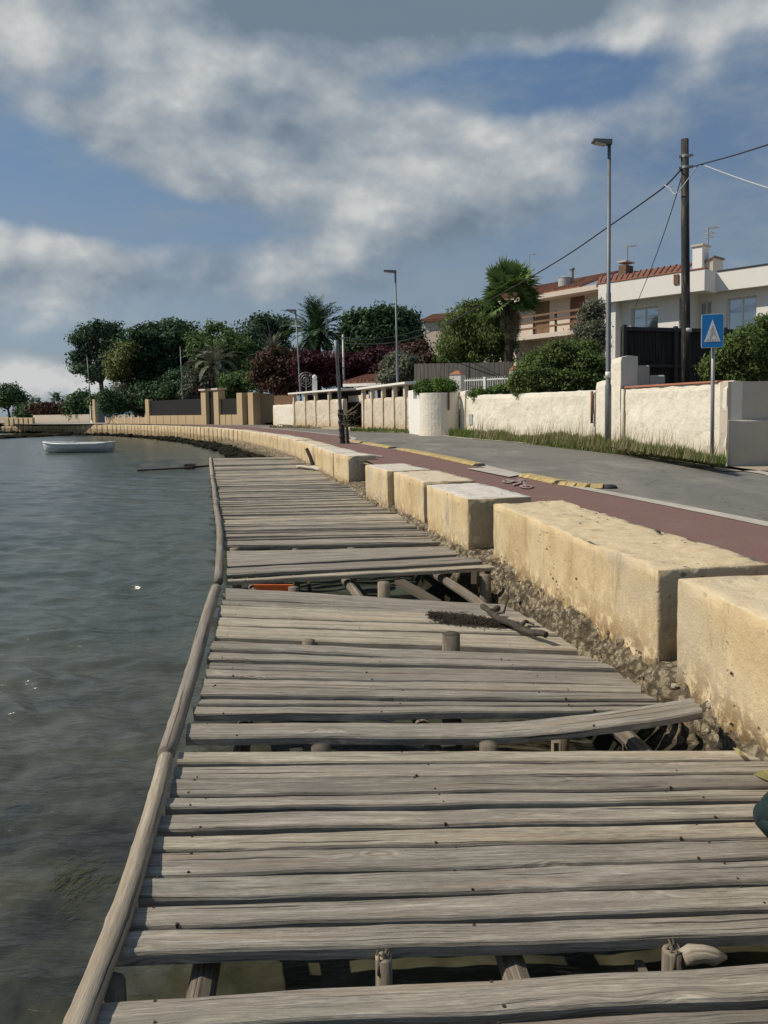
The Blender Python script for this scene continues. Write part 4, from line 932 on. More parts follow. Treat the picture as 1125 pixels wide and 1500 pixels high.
def white_house():
    fr = Frame(D(876, 500, 29.6), -47.2); fr.o.z = 1.9
    T = Thing('white_house', fr, 'white flat-parapet house with large windows and red tiles, behind the dark fence', 'house')
    X, Z = T.X, T.Z
    zt0, zb0 = Z(893, 411.5), Z(893, 442.7); zt1 = Z(1030, 396.5); xs = X(1032, 0, 410); zt = (zt0+zt1)/2; zb = zb0
    xr = X(1185, 1.1, 410); WY = .62; WY2 = 1.35; xw0 = X(887, WY, 470)
    def op(px0, px1, py0, yl): return (X(px0, yl, 460), X(px1, yl, 460), .95, Z((px0+px1)/2, py0, yl))
    o1 = op(924, 964, 450, WY); o2 = op(994.5, 1001, 436, WY); o3 = op(1023, 1043, 442, WY2); o4 = op(1064, 1108, 435, WY2); o3 = (o3[0], o3[1], .2, o3[3]); o4 = (o4[0], o4[1], .6, o4[3])
    xm = X(1010, WY, 460)
    T.part('wall', 'render_white', lambda mb: (wall_open(mb, xw0, xm, 0, zb+.3, WY, WY+.28, [o1, o2]), wall_open(mb, xm-.002, xr, 0, zb+.3, WY2, WY2+.28, [o3, o4]), mb.box(xm-.28, xm-.003, WY+.282, WY2+.28, 0, zb+.3), mb.box(xw0, xw0+.28, WY+.283, 9, 0, zb+.3), mb.box(xr-.28, xr-.002, WY2+.283, 9, 0, zb+.3), mb.box(xw0+.281, xr-.281, 8.7, 9, 0, zb+.3)))
    f = T.part('parapet', 'render_white', lambda mb: (mb.box(0, xs, 0, .2, zb, zt), mb.box(0, .2, .203, 9.2, zb, zt-.004), mb.box(xs-.2, xs-.001, .203, 1.0, zb, zt-.004), mb.box(xs-.19, xr, .9, 1.1, zb+.04, zt-.02), mb.box(xr-.2, xr-.003, 1.103, 9.2, zb+.04, zt-.03)))
    T.boxes('soffit', 'render_white', [(.2, xs-.201, .2, 3.0, zb+.05, zb+.19), (xs-.2, xr-.2, 1.1, 3.0, zb+.08, zb+.2), (.2, xr-.2, 3.002, 9.1, zb+.1, zb+.22)], bevel=0)
    T.boxes('parapet_cap', 'terracotta', [(-.02, xs+.02, -.03, .22, zt+.001, zt+.045)], f); T.boxes('parapet_cap', 'dark_metal', [(xs+.022, xr, .87, 1.13, zt-.018, zt+.03)], f)
    for (a, b, c, d), yl, lab in ((o1, WY, 0), (o3, WY2, 0), (o4, WY2, 0)):
        fm = T.part('window', 'white_metal', lambda mb: [mb.box(*q) for q in ((a, a+.06, yl+.12, yl+.2, c, d), (b-.06, b, yl+.12, yl+.2, c, d), (a+.06, b-.06, yl+.12, yl+.2, c, c+.06), (a+.06, b-.06, yl+.12, yl+.2, d-.06, d), ((a*.5+b*.5)-.025, (a*.5+b*.5)+.025, yl+.125, yl+.195, c+.06, d-.06))])
        T.boxes('pane', 'glass', [(a+.06, b-.06, yl+.15, yl+.165, c+.06, d-.06)], fm, bevel=0)
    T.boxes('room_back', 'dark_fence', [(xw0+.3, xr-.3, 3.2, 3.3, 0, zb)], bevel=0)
    a, b, c, d = o2; T.part('shutter', 'tank', lambda mb: [mb.box(a, b, WY+.1, WY+.16, z, z+.06) for z in np.arange(c, d-.05, .09)])
    x = X(991, .0, 410); T.boxes('waterspout', 'door_wood', [(x-.09, x+.09, -.05, -.002, Z(991,416.5), Z(991,402))])
    # tiled roof behind the parapet
    e0, e1 = X(890, .5, 412), X(1000, .5, 402); h = zt+.02; yb = 4.2
    r1 = fr.on(1014, 384.5, yb); r0 = fr.on(908, 401, yb)
    T.part('tiled_roof', 'tiles', lambda mb: tiled(mb, (e0-.4, .35, h+.03), (e1+.1, .35, h+.03), (r1[0], yb, r1[1]), (r0[0]-1.0, yb, r0[1]), r=.05))
    x0, x1 = X(1016, 1.6, 380), X(1030.5, 1.6, 380); c = T.boxes('chimney', 'render_white', [(x0, x1, 1.5, 2.05, zb+.3, Z(1023, 361, 1.5))]); T.boxes('chimney_cap', 'grey_plaster', [(x0-.05, x1+.05, 1.45, 2.1, Z(1023,361,1.5)+.002, Z(1023,359,1.5)+.03)], c)
    x2, x3 = X(1032, 1.6, 380), X(1043, 1.6, 380); c = T.boxes('chimney', 'grey_plaster', [(x1+.01, x3, 1.7, 2.5, zb+.3, Z(1036, 378, 1.6))]); T.part('chimney_cap', 'brick_dark', lambda mb: mb.hexa([(x1+.005,1.65,Z(1030,385,1.6)),(x3+.05,1.65,Z(1043,376,1.6)),(x3+.05,2.55,Z(1043,376,1.6)),(x1+.005,2.55,Z(1030,385,1.6)),(x1+.005,1.65,Z(1030,384,1.6)),(x3+.05,1.65,Z(1043,374,1.6)),(x3+.05,2.55,Z(1043,374,1.6)),(x1+.005,2.55,Z(1030,384,1.6))]), c)
    x4, x5 = X(909.5, 3.5, 393), X(920.5, 3.5, 393); c = T.boxes('chimney', 'brick_dark', [(x4, x5, 3.3, 3.9, h, Z(915, 389, 3.5))]); T.boxes('chimney_cap', 'grey_plaster', [(x4-.04, x5+.04, 3.25, 3.95, Z(915,389,3.5)+.1, Z(915,386.5,3.5)+.1)], c)
    antenna(T, 919, 388, 361, 3.6, [(.02,.35,3)]); antenna(T, 1037, 376, 333, 2.1, [(.05,.32,4),(.22,.18,2),(.36,.14,2)])
    T.part('porch_post', 'render_white', lambda mb: mb.box(X(888,.1,480), X(888,.1,480)+.3, .25, .5, 0, zb))
white_house()
def balcony_house():
    fr = Frame(D(676, 500, 58.5), -54.0); fr.o.z = 1.9
    T = Thing('balcony_house', fr, 'pinkish two-storey house with brown doors and wooden balcony rail, behind the fan palm', 'house'); X, Z = T.X, T.Z
    zt, zb = Z(800, 430.5), Z(800, 437.5); xr = X(905, 0, 430); WY = .8; zfl = Z(800, 488.5, -.4)
    def op(px0, px1, py0, py1, yl): return (X(px0, yl, 460), X(px1, yl, 460), py1 if py1 > 0 and py1 < 50 else Z((px0+px1)/2, py1, yl), Z((px0+px1)/2, py0, yl))
    ds = [op(686, 718, 449, zfl, WY), op(783.5, 805, 439.5, zfl, WY), op(834.5, 856.5, 434, zfl, WY), op(779, 800, 514, .2, WY)]
    T.part('wall', 'render_pink', lambda mb: (wall_open(mb, .5, xr-.3, 0, zb+.25, WY, WY+.3, ds), mb.box(.5, .8, WY+.303, 9, 0, zb+.25), mb.box(xr-.6, xr-.303, WY+.303, 9, 0, zb+.25), mb.box(.803, xr-.603, 8.7, 9, 0, zb+.25)))
    for k, (a, b, c, d) in enumerate(ds):
        T.part('door' if k < 3 else 'shutter', 'door_wood' if k != 1 else 'rail_wood', lambda mb: [mb.box(a, (a+b)/2-.01, WY+.08, WY+.14, c, d), mb.box((a+b)/2+.01, b, WY+.08, WY+.14, c, d)])
    T.boxes('roof_slab', 'render_pink', [(0, xr, -.3, 9.3, zb, zt)])
    xt = X(850, 0, 420); T.part('tiled_roof', 'tiles', lambda mb: tiled(mb, (.1, -.1, zt+.12), (xt, -.1, zt+.12), (xt, 4.0, zt+1.45), (1.5, 4.0, zt+1.45), r=.06))
    bx0, bx1 = X(753, -.7, 490), X(862, -.7, 488); T.boxes('balcony_slab', 'render_pink', [(bx0, bx1, -.7, WY-.002, zfl-.3, zfl)])
    T.boxes('balcony_wall', 'render_pink', [(bx0, bx0+.2, -.69, WY-.003, 0, zfl-.302)])
    T.part('balcony_rail', 'rail_wood', lambda mb: [mb.box(bx0, bx1, -.68, -.62, zfl+z, zfl+z+.13) for z in (.35, .75, 1.15)])
    for px in (780, 812, 845): x = X(px, -.7, 480); T.boxes('rail_post', 'dark_metal', [(x-.07, x+.07, -.61, -.52, zfl, zfl+1.35)])
    tx, tz = fr.on(827, 413, 1.5); tz0 = zt+.25; T.part('water_tank', 'tank', lambda mb: (mb.cyl((tx, 1.5, tz0), (tx, 1.5, Z(827, 407, 1.5)), .42, n=20), mb.cyl((tx, 1.5, Z(827, 407, 1.5)), (tx, 1.5, Z(827, 405, 1.5)), .44, .2, n=20)), smooth=False)
    px_ = X(838, 1.9, 400); T.part('flue_pipe', 'galv', lambda mb: (mb.cyl((px_, 1.9, tz0), (px_, 1.9, Z(838, 395, 1.9)), .13, n=10), mb.cyl((px_, 1.9, Z(838, 395, 1.9)), (px_, 1.9, Z(838, 393, 1.9)), .2, n=10)))
    antenna(T, 776, 420, 373, 3.0, [(.05,.45,2)])
    c0, c1 = X(878, 4.5, 400), X(886, 4.5, 400); c = T.boxes('chimney', 'terracotta', [(c0, c1, 4.3, 4.9, zt+1, Z(881, 402, 4.5))])
    T.part('drain_pipe', 'dark_metal', lambda mb: mb.cyl((X(805, WY-.1, 500), WY-.08, 0), (X(805, WY-.1, 500), WY-.08, zfl-.3), .04, n=6))
balcony_house()
def far_roof_house():
    p = D(614, 470, 78); fr = Frame(p, -25); fr.o.z = 2.2; T = Thing('tiled_house', fr, 'distant house with a long brown roofline just showing above the trees', 'house'); X, Z = T.X, T.Z
    zt = Z(640, 468); xr = X(700, 0, 460); T.boxes('wall', 'render_pink', [(.3, xr-.3, .4, 7, 0, zt)]); T.part('roof', 'tiles', lambda mb: (tiled(mb, (0, 0, zt), (xr, 0, zt), (xr, 3.7, zt+1.0), (0, 3.7, zt+1.0)), slope_roof(mb, [(0,3.7,zt+1.0),(xr,3.7,zt+1.0),(xr,7.4,zt),(0,7.4,zt)])))
far_roof_house()
def tile_pavilion():
    p = D(506, 558, 43.0); fr = Frame(p, -22); fr.o.z = 1.3; T = Thing('tiled_pavilion', fr, 'small open pavilion with low red-tiled roof and white post, behind the beach huts', 'pavilion'); X, Z = T.X, T.Z
    ze = Z(530, 559); x1 = X(575, 0, 555); T.part('roof', 'tiles', lambda mb: (tiled(mb, (-.1, -.1, ze), (x1, -.1, ze), (x1-.2, 1.6, ze+.42), (.55, 1.6, ze+.42)), slope_roof(mb, [(.55,1.6,ze+.42),(x1-.2,1.6,ze+.42),(x1,3.4,ze),(-.1,3.4,ze)])))
    T.boxes('eave_board', 'render_white', [(-.1, x1, -.14, -.06, ze-.26, ze-.101)])
    T.part('post', 'render_white', lambda mb: mb.hexa([(.5,.1,0),(.8,.1,0),(.8,.4,0),(.5,.4,0),(.42,.1,ze-.12),(.62,.1,ze-.12),(.62,.4,ze-.12),(.42,.4,ze-.12)]))
    T.boxes('back_wall', 'render_pink', [(1.2, x1-.2, 2.6, 2.8, 0, ze)])
tile_pavilion()

# ------------------------------------------------------------------ street lamps, poles, sign, cables
def lamp(pxb, pyb, pxt, pyt, Y, head_px, label, g='street lamps along the road'):
    b = AR(pxb, pyb) if Y is None else D(pxb, pyb, Y); t = D(pxt, pyt, b.y); r = empty('street_lamp', b, label, 'street lamp', g)
    h = t.z-b.z; k = .055; q = b.lerp(t, .52)
    mb = MB(); mb.tube([b-Vector((0,0,.15)), b+(t-b)*.22, b+(t-b)*.225, q, q+(t-b)*.004, t], [.075,.072,.058,.055,.044,.038], 12); mb.build('pole', M['lamp_metal'], r, smooth=True)
    L = head_px*b.y/F; d = Vector((-1, -.1, .06)).normalized(); e = t+d*L
    mb = MB(); mb.hexa([t+Vector((.05,-.08,-.06)), e+Vector((0,-.13,-.02)), e+Vector((0,.13,-.02)), t+Vector((.05,.08,-.06)), t+Vector((.05,-.08,.06)), e+Vector((0,-.11,.035)), e+Vector((0,.11,.035)), t+Vector((.05,.08,.06))]); hd = mb.build('lamp_head', M['lamp_metal'], r, bevel=.015)
    a = t+d*L*.25; c = e-d*.05; mb = MB(); mb.hexa([a+Vector((0,-.07,-.075)), c+Vector((0,-.09,-.045)), c+Vector((0,.09,-.045)), a+Vector((0,.07,-.075)), a+Vector((0,-.07,-.05)), c+Vector((0,-.09,-.02)), c+Vector((0,.09,-.02)), a+Vector((0,.07,-.05))]); mb.build('lens', M['lens'], hd)
    mb = MB(); mb.cyl(b+(t-b)*.245, b+(t-b)*.265, .066, n=12); mb.build('band', M['white_metal'], r, smooth=True)
    mb = MB(); mb.cyl(b-Vector((0,0,.05)), b+Vector((0,0,.06)), .15, n=14); mb.build('base_plate', M['concrete'], r)
lamp(890.5, 662, 892.5, 209, None, 25, 'tallest grey street lamp, standing in the grass beside the stepped white pier')
lamp(584, 630, 579, 398, 33.8, 17, 'grey street lamp in front of the right beach hut wall')
lamp(443, 626, 433, 455, 45.0, 14, 'grey street lamp in front of the left beach hut wall')
lamp(269.5, 620, 264, 508, 69.0, 0.5, 'thin street lamp in front of the black iron fence on the far bend')
lamp(134.5, 614, 127.5, 522, 83.0, 1, 'thin leaning street lamp beside the iron gate at far left')
UP = D(1006, 560, 18.0); UT = D(1003, 204, 18.0)
def utility_pole():
    b = UP.copy(); b.z = 1.9; r = empty('utility_pole', b, 'tall dark wooden utility pole rising behind the white corner wall', 'utility pole')
    mb = MB(); mb.tube([b, b.lerp(UT, .3), b.lerp(UT, .6), UT], [.105,.1,.092,.085], 14, .4); mb.build('shaft', M['utility_wood'], r, smooth=True)
    c = D(1006, 484, 18); mb = MB(); mb.cyl(c-Vector((0,0,.045)), c+Vector((0,0,.045)), .108, n=14); mb.build('white_band', M['white_metal'], r, smooth=True)
    for y in (229, 245.5):
        c = D(1003.5, y, 18); mb = MB(); mb.cyl(c-Vector((0,0,.03)), c+Vector((0,0,.03)), .098, n=12); mb.bar(c+Vector((-.16,-.02,-.02)), c+Vector((.17,-.02,.02)), .05, .05); mb.build('bracket', M['galv'], r)
utility_pole()
def vplane(px, py, a, b):                            # on the upright plane through two posts
    n = Vector((b.y-a.y, -(b.x-a.x), 0)); d = ray(px, py); e = Vector((0,0,EYE)); return e+d*((a-e).dot(n)/d.dot(n))
def cable(pts, label, r=.014, mat='cable', name='overhead_cable'):
    P = [Vector(p) for p in pts]; q = []
    for i in range(len(P)-1):
        p0, p1, p2, p3 = P[max(i-1,0)], P[i], P[i+1], P[min(i+2,len(P)-1)]
        for k in range(8): t = k/8; q.append(.5*((2*p1)+(p2-p0)*t+(2*p0-5*p1+4*p2-p3)*t*t+(3*p1-p0-3*p2+p3)*t**3))
    q.append(P[-1]); mb = MB(); mb.tube(q, r, 6); o = mb.build(name, M[mat], origin=q[0], smooth=True); return tag(o, label, 'cable', 'overhead cables')
BP = D(503, 515, 50.0)
def cables():
    a = D(999, 247, 17.95); b = D(503.5, 503, 49.9)
    cable([a]+[vplane(x, y, a, b) for x, y in ((975,272),(940,298),(890,333),(835,371),(780,404.5),(740,427),(700,450),(660,472),(620,490.5),(580,501),(545,504))]+[b], 'long dark cable sagging from the utility pole down to the pole behind the bougainvillea', .018)
    b2 = D(503.5, 495, 49.9); a2 = D(700, 449, 36); cable([vplane(690,455,a,b)+Vector((0,.06,.02))]+[vplane(x, y, a, b)+Vector((0,.1,0)) for x, y in ((660,470),(622,481),(580,492),(540,497))]+[b2], 'thin upper cable branching to the pole behind the bougainvillea', .012)
    cable([D(1008, 246, 17.95), D(1022, 242, 17.4), D(1070, 229, 15.5), D(1125, 212, 13.6), D(1180, 194, 12.2)], 'dark cable leaving the utility pole to the upper right')
    cable([D(1028, 241, 17.2), D(1060, 253, 16), D(1095, 265.5, 14.8), D(1125, 275, 13.9), D(1170, 287, 12.8)], 'pale cable leaving the utility pole to the lower right', .013, 'cable_white')
    cable([D(1000, 252, 17.9), D(991, 285, 18.8), D(975, 335, 20.5), D(955, 390, 22.8), D(938, 432, 26), D(930, 450, 28.5)], 'thin drop wire from the utility pole to the white house', .011)
    cable([D(973, 271, 18.5), D(981, 276, 18.3), D(988, 284, 18.1), D(996, 278, 17.9), D(1008, 262, 17.8), D(1022, 243, 17.5)], 'pale cable loop hanging beside the utility pole', .012, 'cable_white')
cables()
def small_poles():
    b = BP.copy(); b.z = 1.4; r = empty('utility_pole', b, 'short pale pole carrying cables behind the bougainvillea hedge', 'utility pole'); mb = MB(); mb.tube([b, D(502.5, 490, 50)], [.09,.075], 10); mb.build('shaft', M['galv'], r, smooth=True); p = D(502.5,495,50); mb = MB(); mb.bar(p+Vector((-.1,-.08,0)), p+Vector((.3,-.08,0)), .04, .06); mb.build('bracket', M['galv'], r)
    b = AR(502, 650); t = D(492, 498, b.y); r = empty('leaning_pole', b, 'leaning grey pole wrapped in black plastic at its foot, with dead twigs tied on', 'pole')
    m = b.lerp(t, .33); mb = MB(); mb.tube([b, m, b.lerp(t,.82), b.lerp(t,.825), t], [.06,.055,.05,.062,.06], 10); mb.build('shaft', M['lamp_metal'], r, smooth=True)
    mb = MB(); mb.tube([b+(m-b)*k/14 for k in range(15)], [.075+.03*abs(noise.noise((k*1.7,2,3)))+.02*(k%3==0) for k in range(15)], 9); mb.build('plastic_wrap', M['black_rubber'], r)
    s0 = b+Vector((.16,-.1,0)); s1 = D(505, 608, b.y-.1); mb = MB(); mb.tube([s0, s0.lerp(s1,.5)+Vector((.03,0,0)), s1], [.04,.035,.025], 8)
    for k in range(12): q = s0.lerp(s1, k/12); mb.tube([q+Vector((math.cos(t_)*.06, math.sin(t_)*.06, .02*math.sin(t_*2))) for t_ in np.linspace(0, 6.28, 7)], .012, 4)
    mb.build('stake', M['drift'], r)
    mb = MB()
    for k in range(60):
        q = s1+Vector((random.uniform(-.12,.3), random.uniform(-.12,.12), random.uniform(-.35,.12))); e = q+Vector((random.uniform(-.1,.25), random.uniform(-.1,.1), random.uniform(-.05,.12))); mb.tube([q, e], [.008,.004], 4)
    for e in ((.5,0,.42), (.38,.05,.15), (.25,-.1,.25)): mb.tube([s1, s1+Vector(e)*.6+Vector((0,0,-.03)), s1+Vector(e)], [.016,.012,.006], 5)
    mb.build('dead_twigs', M['dry_grass'], r)
small_poles()
def crossing_sign():
    b = D(1043, 682, 12.6); r = empty('crossing_sign', b, 'blue square sign with a white triangle and faded pedestrian on a grey post', 'road sign'); t = D(1045, 462, b.y)
    mb = MB(); mb.cyl(b-Vector((0,0,.1)), t, .03, n=12); mb.build('post', M['galv'], r, smooth=True)
    c = D(1043.6, 484.7, b.y-.06); w, h = .335, .54; ux = Vector((math.cos(R(-14)), math.sin(R(-14)), .006)); uz = Vector((-.004,0,1)); un = ux.cross(uz).normalized()      # face normal, towards the viewer
    def plate(mb, pts, o0, o1):
        n = len(pts); v = [c+ux*x+uz*z+un*o1 for x, z in pts]+[c+ux*x+uz*z+un*o0 for x, z in pts]; mb.add(v, [tuple(range(n)), tuple(reversed(range(n, 2*n)))]+[(k, n+k, n+(k+1)%n, (k+1)%n) for k in range(n)])
    def rr(w, h, r_): 
        q = []
        for cx, cz, a0 in ((w/2-r_, -h/2+r_, -90), (w/2-r_, h/2-r_, 0), (-w/2+r_, h/2-r_, 90), (-w/2+r_, -h/2+r_, 180)): q += [(cx+r_*math.cos(R(a0+k*22.5)), cz+r_*math.sin(R(a0+k*22.5))) for k in range(5)]
        return q
    mb = MB(); plate(mb, rr(w, h, .025), -.012, 0); bd = mb.build('board', M['sign_white'], r)
    mb = MB(); plate(mb, rr(w-.016, h-.016, .02), .001, .004); mb.build('blue_face', M['sign_blue'], bd)
    mb = MB(); plate(mb, [(-.122,-.175), (.122,-.175), (0,.185)], .005, .007); mb.build('triangle', M['sign_white'], bd)
    mb = MB()
    for k in range(5): x = -.085+k*.0425; plate(mb, [(x-.011,-.168), (x+.011,-.168), (x*.8+.008,-.125), (x*.8-.008,-.125)], .008, .0095)
    plate(mb, [(.012*math.cos(a), .07+.014*math.sin(a)) for a in np.linspace(0, 5.8, 12)], .008, .0095)
    plate(mb, [(-.016,.0), (.014,-.005), (.017,.045), (-.012,.05)], .008, .0095)
    plate(mb, [(-.014,-.002), (-.052,-.105), (-.036,-.108), (.002,-.01)], .0105, .012); plate(mb, [(.0,-.004), (.018,-.055), (.05,-.105), (.062,-.096), (.034,-.048), (.014,.0)], .0105, .012)
    plate(mb, [(-.012,.044), (-.042,.0), (-.034,-.006), (-.008,.03)], .0105, .012); plate(mb, [(.014,.042), (.042,.006), (.036,-.002), (.01,.03)], .0105, .012)
    mb.build('pictogram', M['sign_grey'], bd)
crossing_sign()

# ------------------------------------------------------------------ things lying about
def road_things():
    def sep(pts, label, w=.13, h=.045):
        P = [AR(x, y) for x, y in pts]; c = resample([p.xy for p in P], step=.16); o = empty('lane_separator', P[0], label, 'lane separator', 'yellow lane separators'); mb = MB()
        for a, b in zip(c, c[1:]):
            d = (b-a).normalized(); n = Vector((d.y, -d.x)); b2 = b-d*.012; z0 = zr(a.y)+.006; q = []
            for e in (a, b2): q.append([(e.x-n.x*w, e.y-n.y*w, z0), (e.x+n.x*w, e.y+n.y*w, z0), (e.x+n.x*w*.55, e.y+n.y*w*.55, z0+h), (e.x-n.x*w*.55, e.y-n.y*w*.55, z0+h)])
            a_, b_ = q; mb.add(a_+b_, [(0,1,2,3),(7,6,5,4),(0,4,5,1),(1,5,6,2),(2,6,7,3),(3,7,4,0)])
        mb.build('rubber_hump', M['yellow'], o, bevel=.01); mb = MB(); d = (c[-1]-c[-2]).normalized(); e = c[-1]+d*.06; mb.sphere((e.x, e.y, zr(e.y)+.01), .10, 10, 6, .5, (1,1,.4)); mb.build('end_cap', M['black_rubber'], o, smooth=True)
    sep([(516,646.5),(545,651.5),(575,657)], 'farthest yellow rubber lane separator, near the leaning pole'); sep([(588,659),(640,669),(702,682.5)], 'long yellow rubber lane separator beside the bike path, ending at the white patch')
    sep([(770,698),(822,709)], 'nearer yellow rubber lane separator with black end'); sep([(826,710),(858,714),(886,715)], 'nearest yellow rubber lane separator, bent, with black end cap', .12)
    z = ROADZ+.022
    mb = MB(); mb.add([A(683,686,z), A(722,684.5,z), A(768,694,z), A(746,698.5,z)], [(0,1,2,3)]); mb.build('painted_patch', M['concrete'])['kind'] = 'structure'
    mb = MB()                                          # worn bicycle symbol
    def ring(px, py, rx, ry):
        n = 14; v = []
        for k in range(n): t = 2*math.pi*k/n; v += [A(px+rx*math.cos(t), py+ry*math.sin(t), z), A(px+rx*.62*math.cos(t), py+ry*.5*math.sin(t), z)]
        mb.add(v, [(2*k, 2*((k+1)%n), 2*((k+1)%n)+1, 2*k+1) for k in range(n)])
    ring(744,704.5,9,2.6); ring(771,712.3,10,2.6)
    for p in ([(742,703),(762,703.5),(763,705.5),(742,705)], [(762,703.5),(767,704),(774,712),(769,713)], [(750,709),(765,704.5),(767,706),(752,711)], [(757,700.8),(769,702.2),(769,703.4),(757,702)]): mb.add([A(x, y, z+.002) for x, y in p], [(0,1,2,3)])
    mb.add([A(x, y, z) for x, y in ((533,664),(560,667),(560,669.5),(548,668.5))], [(0,1,2,3)]); mb.build('bicycle_marking', M['paint_white'])['kind'] = 'structure'
road_things()
def boat():
    c = A(114, 662.5, 0); bow = A(68, 659, 0); st = A(164, 660, 0); L = 100*c.y/F; r = empty('rowing_boat', (c.x, c.y, 0), 'small white open boat moored on the water at left', 'boat', rz=R(176))
    # local x runs to the bow
    n = 22; hull = []; H = lambda u: .46+.10*u*u*(u > 0)+.03*(u < -.8)
    def half(u): 
        b = .78*(1-max(0, u)**2.4)**.8*(1-.14*max(0, -u)**2); return max(b, .015)
    vs = []; fs = []; m = 9
    for i in range(n+1):
        u = -1+2*i/n; b = half(u); h = H(u); k = .03+.20*max(0, u)**4
        for j in range(m):
            t = -1+2*j/(m-1); s = abs(t); y = math.copysign(b*(s**.62)*(.82+.18*s), t); z = -.12+k+(h+.12-k)*s**1.7; vs.append((u*L/2+.10*max(0,u)*(z), y, z))
    for i in range(n):
        for j in range(m-1): fs.append((i*m+j, (i+1)*m+j, (i+1)*m+j+1, i*m+j+1))
    fs.append(tuple(range(m))); mb = MB(); mb.add(vs, fs); o = mb.build('hull', M['boat_low'], r, local=True, smooth=True); s = o.modifiers.new('s', 'SOLIDIFY'); s.thickness = .03; s.offset = 0
    mb = MB(); 
    for sgn in (0, m-1): mb.tube([Vector(vs[i*m+sgn])+Vector((0,0,.015)) for i in range(n+1)], .05, 8)
    mb.tube([Vector(vs[0])+Vector((0,0,.02)), Vector((vs[0][0], 0, vs[0][2]+.03)), Vector(vs[m-1])+Vector((0,0,.02))], .05, 8); mb.build('gunwale', M['boat'], r, local=True, smooth=True)
    mb = MB(); mb.box(-L/2+.08, -L/2+.55, -.62, .62, .34, .50); mb.build('stern_seat', M['boat'], r, local=True, bevel=.02)
    mb = MB(); mb.box(-.25, .1, -.72, .72, .32, .37); mb.build('thwart', M['boat'], r, local=True, bevel=.01)
    mb = MB(); P = []; 
    for i in range(9):
        u = .45+.53*i/8; b = half(u)*.9; P.append((u, b))
    v = [(u*L/2+.05, b, H(u)-.0) for u, b in P]+[(u*L/2+.05, -b, H(u)-.0) for u, b in P]; mb.add(v, [(i, i+1, 9+i+1, 9+i) for i in range(8)]); mb.build('foredeck', M['boat'], r, local=True)
    mb = MB(); mb.cyl((-.1,.5,.37), (-.1,.5,.62), .02, n=6); mb.cyl((-.1,.5,.62), (.12,.5,.62), .02, n=6); mb.build('rowlock', M['galv'], r, local=True)
    b0 = D(66, 657.5, c.y-.2); mb = MB(); q = A(58, 664, .0); mb.tube([b0+Vector((0,0,.15)), b0+Vector((-.15,-.3,-.15)), q], .012, 5); o = mb.build('mooring_rope', M['rope'], origin=q); tag(o, 'mooring rope running from the boat bow into the water', 'rope')
boat()
def spar():
    a, b = A(201, 689, .03), D(312, 681.5, A(305, 681, .12).y); m = A(278, 685, .06); o = empty('floating_spar', a, 'thin dark spar with frayed bundle, lying on the water off the deck end', 'spar')
    mb = MB(); mb.tube([a, m, b], [.035,.04,.04], 8); mb.build('pole', M['drift'], o)
    mb = MB(); p = a.lerp(b, .69)
    for k in range(90): q = p+Vector((random.uniform(-.2,.2), random.uniform(-.08,.08), random.uniform(-.07,.10))); mb.bar(q, q+Vector((random.uniform(-.09,.09), random.uniform(-.05,.05), random.uniform(-.05,.05))), .035, .02)
    mb.build('bundle', M['drift'], o)
spar()
